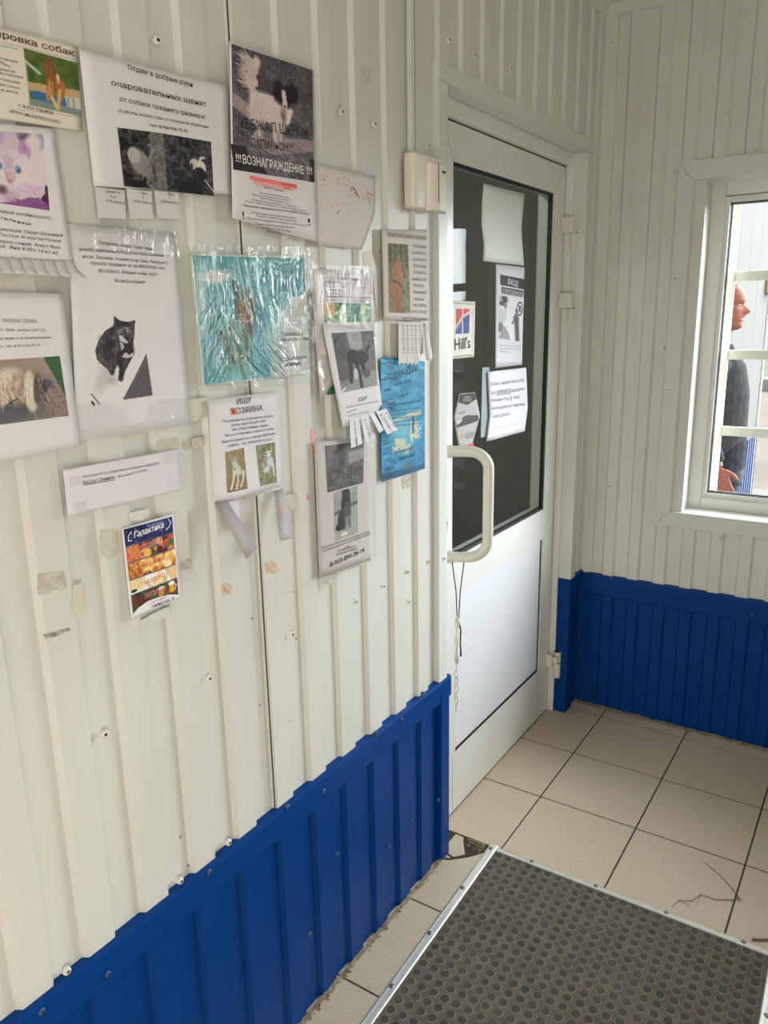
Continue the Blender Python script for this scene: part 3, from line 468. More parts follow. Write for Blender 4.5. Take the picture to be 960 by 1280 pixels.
{'serif':False,'name':'lost_cat_flyer','label':'large lost cat flyer with a black mottled cat above a grey triangle','cat':'flyer','base':0.0035,'plane':'w','bulge':0.003,'paper':(224,221,224),'items':[('t','Потерялась кошка! Окрас черно-',(-2.073,1.606),(-1.976,1.603),0.0048,(64,60,64),0,0),('t','рыжий(черепаховый).Мордочка плоская,маленький',(-2.104,1.596),(-1.949,1.595),0.0047,(64,60,64),0,0),('t','носик. Ласковая, отзывается на Симу. Нашедшего',(-2.1,1.587),(-1.953,1.585),0.0047,(64,60,64),0,0),('t','просьба позвонить по тел.89835473367 или',(-2.089,1.579),(-1.961,1.577),0.0048,(64,60,64),0,0),('t','89132544191. Ребенок очень ждет!',(-2.078,1.569),(-1.975,1.568),0.0048,(64,60,64),0,0),('t','Вознаграждение!',(-2.053,1.557),(-2,1.556),0.0049,(64,60,64),0,0)],'photos':[('photo',[(-2.098,1.519),(-1.991,1.519),(-1.997,1.381),(-2.115,1.386)],'cat',120,170,0.9207)],'parts':[('tape',[(0.0175,-2.123,1.632),(0.0175,-1.926,1.633),(0.0178,-1.927,1.596),(0.0178,-2.121,1.596)],None,'film',[],None),('tape',[(0.0175,-2.136,1.396),(0.0175,-1.927,1.384),(0.0175,-1.927,1.343),(0.0175,-2.138,1.351)],None,'film',[],None)],'corners':[(-2.116,1.629),(-1.934,1.629),(-1.934,1.343),(-2.14,1.346)]},
{'serif':False,'name':'lost_dog_flyer','label':'lost dog flyer with a colour photo of a shaggy tan dog on paving','cat':'flyer','base':0.0085,'plane':'w','bulge':0.003,'paper':(224,221,224),'items':[('t','ПРОПАЛА  СОБАКА',(-2.229,1.505),(-2.183,1.504),0.0042,(70,66,70),0,0),('t','в ночь на 01. 01. 2020г. кобель ШИ-ТЦУ',(-2.268,1.496),(-2.171,1.493),0.0031,(70,66,70),0,0),('t','Нашедших, прошу вернуть за вознаграждение',(-2.273,1.485),(-2.165,1.484),0.0031,(70,66,70),0,0),('t','тел. тел. 8-913-218-05-15',(-2.241,1.475),(-2.183,1.475),0.0032,(70,66,70),0,0)],'photos':[('photo',[(-2.283,1.46),(-2.155,1.461),(-2.152,1.382),(-2.288,1.382)],'shaggy',130,90,0.8966)],'parts':[],'corners':[(-2.287,1.542),(-2.139,1.54),(-2.139,1.34),(-2.309,1.334)]},
{'serif':True,'name':'teal_breeding_flyer','label':'landscape teal flyer of a dog with streaks and brown wording in a shiny plastic sleeve','cat':'flyer','base':0.005,'plane':'w','bulge':0.003,'paper':(214,222,220),'items':[('t','Предлагаем',(-1.707,1.474),(-1.646,1.473),0.0069,(92,76,66),0.015,0),('t','кобеля для вязки',(-1.718,1.464),(-1.63,1.464),0.0069,(92,76,66),0.015,0),('t','Обращаться в',(-1.712,1.43),(-1.637,1.431),0.007,(92,76,66),0.015,0),('t','клинику',(-1.698,1.42),(-1.652,1.42),0.0071,(92,76,66),0.015,0)],'photos':[('printed_picture',[(-1.903,1.6),(-1.632,1.609),(-1.63,1.404),(-1.898,1.403)],'teal',190,200,0.8492)],'parts':[],'corners':[(-1.906,1.603),(-1.629,1.613),(-1.627,1.401),(-1.902,1.401)]},
{'serif':True,'name':'owner_wanted_flyer','label':'flyer seeking an owner with hand-lettered heading, two small dog photos and torn slips','cat':'flyer','base':0.004,'plane':'w','bulge':0.003,'paper':(228,224,230),'items':[('t','ИЩУ',(-1.829,1.364),(-1.79,1.365),0.0093,(35,30,40),0.015,0),('t','ХОЗЯИНА',(-1.844,1.349),(-1.763,1.347),0.01,(35,30,40),0.015,0),('g',[(-1.845,1.359),(-1.834,1.359),(-1.831,1.348),(-1.842,1.348)],(222,110,84)),('t','Эта девчоночка домашняя в добрые',(-1.866,1.338),(-1.738,1.333),0.0043,(62,56,66),0,0),('t','ручки, ищет домой к вам',(-1.846,1.329),(-1.758,1.327),0.0044,(62,56,66),0,0),('t','она, ответственная, умная',(-1.845,1.322),(-1.754,1.318),0.0044,(62,56,66),0,0),('t','Она хочет Вам много радости и любви',(-1.862,1.314),(-1.738,1.31),0.0044,(62,56,66),0,0),('t','Вырастет среднего роста, здорова, обработана и',(-1.869,1.304),(-1.734,1.301),0.0044,(62,56,66),0,0),('t','привита.   Тел. 89039387000 Наталья',(-1.857,1.296),(-1.744,1.292),0.0044,(62,56,66),0,0)],'photos':[('photo',[(-1.863,1.288),(-1.819,1.289),(-1.815,1.216),(-1.864,1.218)],'pale_dog',46,90,0.9718),('photo',[(-1.788,1.288),(-1.737,1.287),(-1.737,1.213),(-1.782,1.214)],'grass_dog',46,90,0.9723)],'parts':[('tear_off_slip',[(0.012,-1.893,1.209),(0.013,-1.865,1.206),(0.05,-1.837,1.118),(0.055,-1.871,1.109),(0.03,-1.898,1.194)],(178,172,174),'paper',[],None),('tear_off_slip',[(0.012,-1.868,1.202),(0.012,-1.835,1.201),(0.014,-1.84,1.151),(0.015,-1.864,1.154)],None,'paper',[('t','89039387',(-1.862,1.196),(-1.863,1.168),0.0033,(25,22,24),0,0)],None),('tear_off_slip',[(0.012,-1.743,1.202),(0.012,-1.72,1.202),(0.045,-1.73,1.11),(0.05,-1.778,1.116),(0.025,-1.754,1.162)],(186,180,182),'paper',[],None),('torn_edge',[(0.013,-1.83,1.202),(0.02,-1.817,1.204),(0.03,-1.747,1.212),(0.034,-1.746,1.205),(0.03,-1.791,1.204),(0.03,-1.832,1.205)],(206,202,204),'paper',[],None)],'corners':[(-1.891,1.378),(-1.719,1.377),(-1.722,1.202),(-1.814,1.2),(-1.895,1.208)]},  # folded hanging slip: its shade is mixed into the greyer paper colour
{'serif':False,'name':'spaniel_notice_strip','label':'wide low paper strip with two slanted text lines above the shop leaflet','cat':'notice','base':0.004,'plane':'w','bulge':0.0025,'paper':(222,217,224),'items':[('t','Пропал утром 30.01.20  в районе Бердска и Новосибирска, собака ЩЕНОК',(-2.139,1.294),(-2.003,1.291),0.0035,(70,66,74),0,0),('t','Рус.Охот. Спаниель.',(-2.139,1.285),(-2.087,1.284),0.0049,(40,36,44),0.02,0),('l',[(-2.139,1.284),(-2.087,1.282)],0.0008,(60,56,64)),('t','Фото, контакт 8 913 979 98-86',(-2.081,1.284),(-2.028,1.285),0.0035,(70,66,74),0,0)],'photos':[],'parts':[('tape',[(0.017,-2.16,1.298),(0.017,-2.141,1.297),(0.017,-2.142,1.284),(0.017,-2.16,1.285)],None,'film',[],None),('tape',[(0.017,-1.995,1.305),(0.017,-1.971,1.304),(0.017,-1.971,1.288),(0.017,-1.995,1.29)],None,'film',[],None),('tape',[(0.017,-1.995,1.265),(0.017,-1.971,1.263),(0.017,-1.971,1.247),(0.017,-1.995,1.249)],None,'film',[],None),('tape',[(0.017,-2.157,1.263),(0.017,-2.138,1.261),(0.017,-2.138,1.247),(0.017,-2.158,1.249)],None,'film',[],None)],'corners':[(-2.167,1.31),(-1.961,1.308),(-1.961,1.243),(-2.168,1.245)]},
{'serif':False,'name':'shop_leaflet','label':'small colourful shop leaflet with dark blue starry heading and food pictures','cat':'leaflet','base':0.003,'plane':'w','bulge':0.0015,'paper':(232,230,236),'items':[('t','Торговый центр',(-2.037,1.199),(-2.006,1.199),0.0032,(190,205,235),0,0),('t','Галактика',(-2.062,1.188),(-2.005,1.191),0.0097,(245,245,250),0.035,0.15),('l',[(-2.066,1.199),(-2.072,1.194),(-2.073,1.186),(-2.067,1.185)],0.0012,(245,245,250)),('l',[(-1.994,1.202),(-1.99,1.195),(-1.994,1.189),(-2.001,1.186)],0.0013,(245,245,250)),('t','ПРОДУКТЫ',(-2.053,1.166),(-2.009,1.17),0.0069,(250,240,240),0.09,0),('t','ПРОДУКТЫ',(-2.053,1.166),(-2.009,1.17),0.0066,(196,30,44),0.03,0),('t','ПЕКАРНЯ',(-2.052,1.138),(-2.009,1.139),0.007,(250,240,240),0.09,0),('t','ПЕКАРНЯ',(-2.052,1.138),(-2.009,1.139),0.0067,(196,30,44),0.03,0),('t','МОЛОКО',(-2.051,1.11),(-2.012,1.113),0.007,(250,240,240),0.09,0),('t','МОЛОКО',(-2.051,1.11),(-2.012,1.113),0.0068,(196,30,44),0.03,0),('t','НАПИТКИ',(-2.053,1.089),(-2.012,1.09),0.0071,(250,240,240),0.09,0),('t','НАПИТКИ',(-2.053,1.089),(-2.012,1.09),0.0068,(196,30,44),0.03,0),('g',[(-2.078,1.072),(-2.068,1.078),(-2.049,1.083),(-2.024,1.083),(-2.004,1.08),(-1.987,1.074),(-1.987,1.072),(-2.041,1.073)],(232,230,236)),('g',[(-2.078,1.071),(-2.068,1.077),(-2.049,1.082),(-2.024,1.082),(-1.987,1.074),(-1.985,1.07),(-2.072,1.069)],(232,230,236)),('t','Ждём Вас по адресу:',(-2.054,1.077),(-2.013,1.077),0.0041,(196,30,44),0.03,0),('t','ул. Новосибирская, 34',(-2.068,1.07),(-1.997,1.069),0.0055,(30,28,60),0.03,0)],'photos':[('printed_picture',[(-2.079,1.205),(-1.986,1.204),(-1.987,1.074),(-2.078,1.072)],'galaktika',150,200,0.94)],'parts':[],'corners':[(-2.082,1.207),(-1.982,1.208),(-1.981,1.068),(-2.082,1.063)]},
{'serif':False,'name':'green_photo_flyer','label':'flyer with a green photo strip behind wrinkled plastic, above the tilted dog giveaway sheet','cat':'flyer','base':0.003,'plane':'w','bulge':0.003,'paper':(214,206,204),'items':[('t','Отдам собаку',(-1.531,1.576),(-1.459,1.574),0.0048,(80,72,74),0.02,0),('t','потерялась в районе парка собака',(-1.572,1.568),(-1.439,1.567),0.0036,(100,84,86),0.01,0),('t','в рыжем ошейнике, окрас серый',(-1.573,1.561),(-1.44,1.56),0.0036,(100,84,86),0.01,0),('t','отзывается на кличку',(-1.573,1.555),(-1.509,1.553),0.0037,(100,84,86),0.01,0),('t','просьба вернуть',(-1.574,1.548),(-1.515,1.546),0.0037,(100,84,86),0.01,0),('t','вознаграждение гарантируем, звоните',(-1.574,1.542),(-1.423,1.54),0.0037,(100,84,86),0.01,0),('t','Телефон 8-913-922-22-33 или 8-953-110',(-1.574,1.535),(-1.432,1.533),0.0037,(100,84,86),0.01,0)],'photos':[('photo',[(-1.575,1.532),(-1.415,1.531),(-1.416,1.494),(-1.576,1.495)],'greenstrip',80,40,0.9197)],'parts':[('backing_card',[(0.0125,-1.583,1.455),(0.0125,-1.54,1.453),(0.0125,-1.542,1.357),(0.0125,-1.574,1.357)],(40,120,74),'paper',[],None)],'corners':[(-1.605,1.592),(-1.409,1.596),(-1.399,1.465),(-1.598,1.35),(-1.605,1.471)]},
{'serif':False,'name':'lower_photo_sheet','label':'sheet with two grey photos and slanted lines of text, lowest in the tall plastic sleeve','cat':'flyer','base':0.0045,'plane':'w','bulge':0.0025,'paper':(210,202,199),'items':[('t','Пропала собака, немецкая овчарка, молодая,',(-1.613,1.053),(-1.442,1.047),0.0046,(95,86,86),0.01,0),('t','в районе вокзала, на шее ошейник чёрный',(-1.611,1.046),(-1.439,1.041),0.0046,(95,86,86),0.01,0),('t','отзовись!',(-1.54,1.034),(-1.518,1.034),0.0045,(95,86,86),0.01,0),('t','Прошу вернуть',(-1.563,1.033),(-1.497,1.028),0.0048,(95,86,86),0.01,0),('t','вознаграждение',(-1.566,1.027),(-1.492,1.021),0.0048,(95,86,86),0.01,0),('t','8-953-890-34-14',(-1.589,1.008),(-1.465,1.008),0.0102,(45,40,42),0.035,0)],'photos':[('photo',[(-1.59,1.259),(-1.456,1.25),(-1.462,1.161),(-1.588,1.164)],'greygrass',70,80,0.9354),('photo',[(-1.567,1.16),(-1.485,1.159),(-1.487,1.056),(-1.57,1.059)],'sitdog',50,100,0.9595)],'parts':[],'corners':[(-1.622,1.272),(-1.434,1.252),(-1.432,0.98),(-1.624,0.996)]},
{'serif':False,'name':'dog_giveaway_sheet','label':'tilted white sheet with a grey dog photo and cut tear-off numbers','cat':'flyer','base':0.0135,'plane':'w','bulge':0.003,'paper':(230,227,232),'items':[('t','ОТДАМ',(-1.487,1.336),(-1.456,1.338),0.0073,(50,46,50),0.02,0),('t','Молодую собаку в хорошие руки',(-1.531,1.327),(-1.415,1.329),0.0035,(90,84,90),0,0),('t','умная, верная',(-1.526,1.317),(-1.494,1.32),0.0035,(90,84,90),0,0),('t','8 953 881 00 18 Светлана',(-1.524,1.309),(-1.451,1.311),0.0035,(80,74,80),0,0)],'photos':[('photo',[(-1.569,1.475),(-1.424,1.476),(-1.413,1.363),(-1.542,1.359)],'horsedog',80,100,0.9321)],'parts':[('tear_off_slip',[(0.0155,-1.52,1.304),(0.0155,-1.502,1.305),(0.02,-1.506,1.247),(0.02,-1.524,1.246)],None,'paper',[('t','8 953 881',(-1.509,1.296),(-1.506,1.251),0.0042,(25,22,24),0,0)],None),('tear_off_slip',[(0.0155,-1.502,1.305),(0.0155,-1.484,1.306),(0.02,-1.484,1.249),(0.02,-1.502,1.248)],None,'paper',[('t','8 953 881',(-1.49,1.297),(-1.485,1.254),0.0043,(25,22,24),0,0)],None),('tear_off_slip',[(0.0155,-1.483,1.306),(0.0155,-1.464,1.307),(0.02,-1.453,1.25),(0.02,-1.471,1.25)],None,'paper',[('t','8 953 881',(-1.471,1.298),(-1.456,1.256),0.0043,(25,22,24),0,0)],None),('tear_off_slip',[(0.0155,-1.464,1.307),(0.0155,-1.445,1.308),(0.02,-1.435,1.254),(0.02,-1.455,1.253)],None,'paper',[('t','8 953 881',(-1.452,1.299),(-1.438,1.259),0.0043,(25,22,24),0,0)],None),('tear_off_slip',[(0.0155,-1.45,1.309),(0.0155,-1.432,1.308),(0.03,-1.418,1.27),(0.03,-1.434,1.265)],None,'paper',[],None),('tear_off_slip',[(0.0155,-1.424,1.309),(0.0155,-1.405,1.31),(0.02,-1.369,1.257),(0.02,-1.389,1.256)],None,'paper',[('t','8 953 881',(-1.412,1.301),(-1.377,1.263),0.0044,(25,22,24),0,0)],None),('tear_off_slip',[(0.0155,-1.404,1.31),(0.0155,-1.384,1.311),(0.02,-1.347,1.26),(0.02,-1.368,1.259)],None,'paper',[('t','8 953 881',(-1.391,1.302),(-1.356,1.266),0.0045,(25,22,24),0,0)],None)],'corners':[(-1.595,1.494),(-1.426,1.48),(-1.396,1.322),(-1.424,1.299),(-1.542,1.29),(-1.571,1.394)]},
{'serif':True,'name':'find_dog_flyer','label':'narrow flyer asking to find a red dog, beside the door, with curling phone slips','cat':'flyer','base':0.004,'plane':'w','bulge':0.002,'paper':(216,208,203),'items':[('t','ПОМОГИТЕ НАЙТИ СОБАКУ',(-1.351,1.666),(-1.188,1.67),0.008,(58,50,50),0.03,0),('t','Потеряна',(-1.248,1.651),(-1.188,1.652),0.007,(92,84,82),0,0),('t','5 октября в м.',(-1.256,1.637),(-1.188,1.638),0.007,(92,84,82),0,0),('t','в районе м.',(-1.248,1.623),(-1.188,1.624),0.0071,(92,84,82),0,0),('t','«Село Нижняя',(-1.248,1.61),(-1.189,1.609),0.0071,(92,84,82),0,0),('t','Кличка Ба',(-1.249,1.596),(-1.189,1.595),0.0072,(92,84,82),0,0),('t','размеры с пал',(-1.257,1.581),(-1.189,1.581),0.0072,(92,84,82),0,0),('t','хвост',(-1.249,1.568),(-1.2,1.566),0.0072,(92,84,82),0,0),('t','коричневый',(-1.249,1.554),(-1.189,1.552),0.0072,(92,84,82),0,0),('t','ошейник',(-1.25,1.539),(-1.2,1.537),0.0073,(92,84,82),0,0),('t','тел. 8(913)',(-1.25,1.525),(-1.189,1.523),0.0073,(92,84,82),0,0),('t','8 913 9132',(-1.259,1.511),(-1.189,1.508),0.0073,(92,84,82),0,0),('t','может быть ранен или найден',(-1.298,1.498),(-1.184,1.494),0.0055,(90,82,80),0,0)],'photos':[('photo',[(-1.348,1.653),(-1.269,1.655),(-1.262,1.51),(-1.349,1.512)],'reddog',60,150,0.9609)],'parts':[('tear_off_slip',[(0.0165,-1.317,1.493),(0.0165,-1.301,1.492),(0.019,-1.306,1.405),(0.019,-1.322,1.4)],(216,209,204),'paper',[('t','8 913 913 267',(-1.301,1.486),(-1.302,1.424),0.0055,(25,22,24),0,0)],None),('tear_off_slip',[(0.0165,-1.3,1.492),(0.0165,-1.284,1.492),(0.019,-1.289,1.404),(0.019,-1.306,1.399)],(216,209,204),'paper',[('t','8 913 913 267',(-1.284,1.485),(-1.285,1.423),0.0055,(25,22,24),0,0)],None),('tear_off_slip',[(0.0165,-1.283,1.492),(0.0165,-1.266,1.492),(0.019,-1.271,1.403),(0.019,-1.288,1.398)],(216,209,204),'paper',[('t','8 913 913 267',(-1.267,1.485),(-1.267,1.422),0.0056,(25,22,24),0,0)],None),('tear_off_slip',[(0.0165,-1.266,1.492),(0.0165,-1.249,1.492),(0.019,-1.254,1.402),(0.019,-1.271,1.397)],(216,209,204),'paper',[('t','8 913 913 267',(-1.249,1.485),(-1.249,1.421),0.0056,(25,22,24),0,0)],None),('tear_off_slip',[(0.0165,-1.248,1.492),(0.0165,-1.231,1.491),(0.019,-1.235,1.401),(0.019,-1.253,1.396)],(216,209,204),'paper',[('t','8 913 913 267',(-1.232,1.484),(-1.231,1.42),0.0057,(25,22,24),0,0)],None),('tear_off_slip',[(0.0165,-1.23,1.49),(0.0165,-1.214,1.489),(0.02,-1.215,1.423),(0.02,-1.23,1.415)],(216,209,204),'paper',[('t','8 913 913 267',(-1.213,1.484),(-1.213,1.419),0.0057,(25,22,24),0,0)],None),('tear_off_slip',[(0.0165,-1.212,1.489),(0.0165,-1.195,1.489),(0.03,-1.192,1.417),(0.034,-1.202,1.403),(0.03,-1.221,1.405)],(216,209,204),'paper',[],None)],'corners':[(-1.369,1.679),(-1.184,1.693),(-1.182,1.491),(-1.368,1.497)]},
{'serif':False,'name':'blue_event_flyer','label':'bright blue flyer with dark script lettering and torn-off pale patches','cat':'flyer','base':0.003,'plane':'w','bulge':0.0015,'paper':(60,150,190),'items':[('t','Шо-Дан',(-1.335,1.368),(-1.232,1.382),0.0174,(24,44,70),0.02,0.3),('t','Шин-Дай',(-1.326,1.355),(-1.261,1.357),0.0088,(40,110,150),0,0.2),('l',[(-1.313,1.328),(-1.29,1.331),(-1.269,1.332)],0.0018,(24,44,70)),('l',[(-1.3,1.339),(-1.29,1.323)],0.0016,(24,44,70)),('l',[(-1.282,1.341),(-1.276,1.326)],0.0016,(24,44,70)),('t','Школа боевых искусств',(-1.34,1.311),(-1.219,1.309),0.006,(40,70,100),0.02,0),('t','тренировки для детей и взрослых',(-1.344,1.299),(-1.212,1.294),0.0039,(50,90,120),0,0),('t','тренировки для детей и взрослых',(-1.344,1.291),(-1.212,1.285),0.0039,(50,90,120),0,0),('t','тренировки для детей и взрослых',(-1.344,1.282),(-1.212,1.276),0.0039,(50,90,120),0,0),('t','тренировки для детей и взрослых',(-1.345,1.274),(-1.212,1.267),0.0039,(50,90,120),0,0),('t','тренировки для детей и взрослых',(-1.345,1.266),(-1.212,1.257),0.0039,(50,90,120),0,0),('t','Приглашаем вас',(-1.337,1.202),(-1.257,1.203),0.0073,(24,44,70),0,0.3),('t','Ждём вас!',(-1.317,1.185),(-1.246,1.185),0.0083,(24,44,70),0,0.3)],'photos':[('printed_picture',[(-1.382,1.419),(-1.196,1.4),(-1.198,1.147),(-1.388,1.149)],'blueposter',80,190,0.9164)],'parts':[],'corners':[(-1.363,1.42),(-1.196,1.4),(-1.198,1.146),(-1.388,1.148),(-1.385,1.411)]},
{'serif':False,'name':'blank_paper_sheet','label':'blank greenish sheet, uppermost on the glass of the door','cat':'paper','base':0.0008,'plane':'d','bulge':0.002,'paper':(222,228,222),'items':[],'photos':[],'parts':[],'corners':[(-0.735,1.852),(-0.606,1.853),(-0.458,1.856),(-0.464,1.815),(-0.475,1.757),(-0.463,1.705),(-0.45,1.649),(-0.596,1.649),(-0.734,1.65),(-0.73,1.695),(-0.746,1.746),(-0.745,1.798)]},
{'serif':False,'name':'pet_food_sticker','label':'square white pet food sticker with a red and blue mark on the door glass','cat':'sticker','base':0.0012,'plane':'d','bulge':0,'paper':(228,224,212),'items':[('l',[(-0.919,1.535),(-0.792,1.533),(-0.794,1.396),(-0.918,1.396)],0.0014,(90,88,84)),('g',[(-0.892,1.521),(-0.86,1.521),(-0.86,1.501),(-0.892,1.477)],(206,56,64)),('g',[(-0.851,1.521),(-0.815,1.52),(-0.815,1.515),(-0.851,1.505)],(206,56,64)),('g',[(-0.892,1.47),(-0.86,1.491),(-0.859,1.455),(-0.896,1.456)],(44,60,150)),('g',[(-0.851,1.495),(-0.815,1.507),(-0.817,1.455),(-0.85,1.455)],(44,60,150)),('l',[(-0.898,1.455),(-0.878,1.477),(-0.851,1.498),(-0.813,1.51),(-0.798,1.511)],0.0023,(214,170,170)),('t',"Hill's",(-0.9,1.413),(-0.809,1.415),0.0318,(24,22,24),0.02,0)],'photos':[],'parts':[],'corners':[(-0.924,1.542),(-0.78,1.54),(-0.784,1.389),(-0.923,1.39)]},
{'serif':False,'name':'hexagonal_sticker','label':'grey six-sided sticker with a dark cap and small picture, just above the door handle','cat':'sticker','base':0.0012,'plane':'d','bulge':0,'paper':(176,174,172),'items':[('g',[(-0.869,1.291),(-0.776,1.288),(-0.768,1.269),(-0.823,1.258),(-0.876,1.27)],(42,36,36)),('t','PRO',(-0.843,1.28),(-0.808,1.278),0.0045,(200,190,150),0,0),('t','SCIENCE',(-0.852,1.275),(-0.798,1.271),0.0045,(200,190,150),0,0),('t','КОРМ',(-0.847,1.269),(-0.803,1.265),0.0045,(200,190,150),0,0),('t','для собак',(-0.875,1.237),(-0.837,1.237),0.0058,(60,56,56),0,0),('g',[(-0.885,1.213),(-0.856,1.217),(-0.851,1.227),(-0.827,1.229),(-0.754,1.221),(-0.754,1.205),(-0.827,1.202),(-0.884,1.201)],(66,54,50)),('g',[(-0.889,1.216),(-0.861,1.222),(-0.856,1.215),(-0.885,1.209)],(200,196,192)),('g',[(-0.87,1.176),(-0.851,1.18),(-0.841,1.172),(-0.855,1.167)],(206,150,100)),('t','здоровое питание',(-0.836,1.175),(-0.776,1.173),0.0044,(80,76,76),0,0),('t','здоровое питание',(-0.836,1.169),(-0.776,1.167),0.0044,(80,76,76),0,0),('t','здоровое питание',(-0.836,1.163),(-0.776,1.161),0.0044,(80,76,76),0,0),('g',[(-0.845,1.143),(-0.781,1.144),(-0.78,1.128),(-0.874,1.142)],(206,70,76)),('l',[(-0.793,1.253),(-0.778,1.242),(-0.788,1.232),(-0.8,1.242),(-0.793,1.253)],0.0011,(215,213,210))],'photos':[],'parts':[],'corners':[(-0.871,1.294),(-0.774,1.289),(-0.741,1.217),(-0.786,1.146),(-0.78,1.128),(-0.874,1.142),(-0.903,1.233)]},
{'serif':False,'name':'mask_notice','label':'tall notice demanding masks with a masked face picture in a clear sleeve on the door','cat':'notice','base':0.003,'plane':'d','bulge':0.002,'paper':(228,227,234),'items':[('g',[(-0.627,1.617),(-0.453,1.609),(-0.451,1.578),(-0.623,1.588)],(36,32,32)),('t','ВХОД',(-0.573,1.592),(-0.5,1.585),0.016,(230,228,228),0.04,0),('g',[(-0.615,1.583),(-0.457,1.574),(-0.459,1.555),(-0.614,1.564)],(50,48,48)),('t','СТРОГО В МАСКЕ',(-0.608,1.566),(-0.462,1.557),0.0123,(226,224,224),0.03,0),('t','Уважаемые посетители, вход в клинику',(-0.621,1.413),(-0.471,1.404),0.0047,(140,136,142),0,0),('t','осуществляется строго в защитных масках',(-0.621,1.404),(-0.464,1.395),0.0047,(140,136,142),0,0),('t','берегите себя и близких',(-0.621,1.396),(-0.554,1.39),0.0047,(140,136,142),0,0)],'photos':[('photo',[(-0.63,1.558),(-0.449,1.549),(-0.459,1.42),(-0.633,1.433)],'maskface',70,110,0.94)],'parts':[('clear_sleeve',[(-0.0605,-0.711,1.645),(-0.0605,-0.447,1.644),(-0.0605,-0.439,1.332),(-0.0605,-0.704,1.344)],None,'film',[],None)],'corners':[(-0.655,1.645),(-0.449,1.644),(-0.452,1.348),(-0.649,1.35)]},
{'serif':False,'name':'distance_notice','label':'white notice about crowd limits with a curled lower edge, lowest paper on the door glass','cat':'notice','base':0.0045,'plane':'d','bulge':0.003,'paper':(230,229,238),'items':[('t','В связи с пандемией вируса COVID-',(-0.679,1.3),(-0.437,1.294),0.0108,(120,116,126),0,0),('t','2019',(-0.678,1.273),(-0.65,1.272),0.0109,(120,116,126),0,0),('t','ЗАПРЕЩАЕТСЯ',(-0.642,1.271),(-0.538,1.268),0.012,(84,80,90),0.03,0),('t','нахождение в',(-0.529,1.268),(-0.435,1.267),0.011,(120,116,126),0,0),('t','помещении более',(-0.677,1.252),(-0.551,1.246),0.011,(120,116,126),0,0),('t','2',(-0.545,1.244),(-0.533,1.244),0.013,(84,80,90),0.03,0),('t','человек',(-0.524,1.246),(-0.472,1.244),0.0111,(120,116,126),0,0),('t','Рекомендуемое расстояние между',(-0.676,1.228),(-0.426,1.217),0.011,(120,116,126),0,0),('t','людьми',(-0.67,1.203),(-0.625,1.201),0.0111,(120,116,126),0,0),('t','1,5',(-0.619,1.2),(-0.599,1.199),0.0128,(84,80,90),0.03,0),('t','метра',(-0.593,1.199),(-0.549,1.198),0.0109,(120,116,126),0,0),('l',[(-0.642,1.268),(-0.537,1.265)],0.0014,(84,80,90)),('l',[(-0.668,1.168),(-0.445,1.164)],0.001,(150,148,156))],'photos':[],'parts':[('rear_sheet',[(-0.0655,-0.728,1.356),(-0.0655,-0.68,1.354),(-0.0655,-0.673,1.149),(-0.0655,-0.733,1.152)],(150,162,168),'paper',[],None)],'corners':[(-0.702,1.342),(-0.421,1.337),(-0.399,1.205),(-0.42,1.131),(-0.706,1.137),(-0.686,1.211)]}]
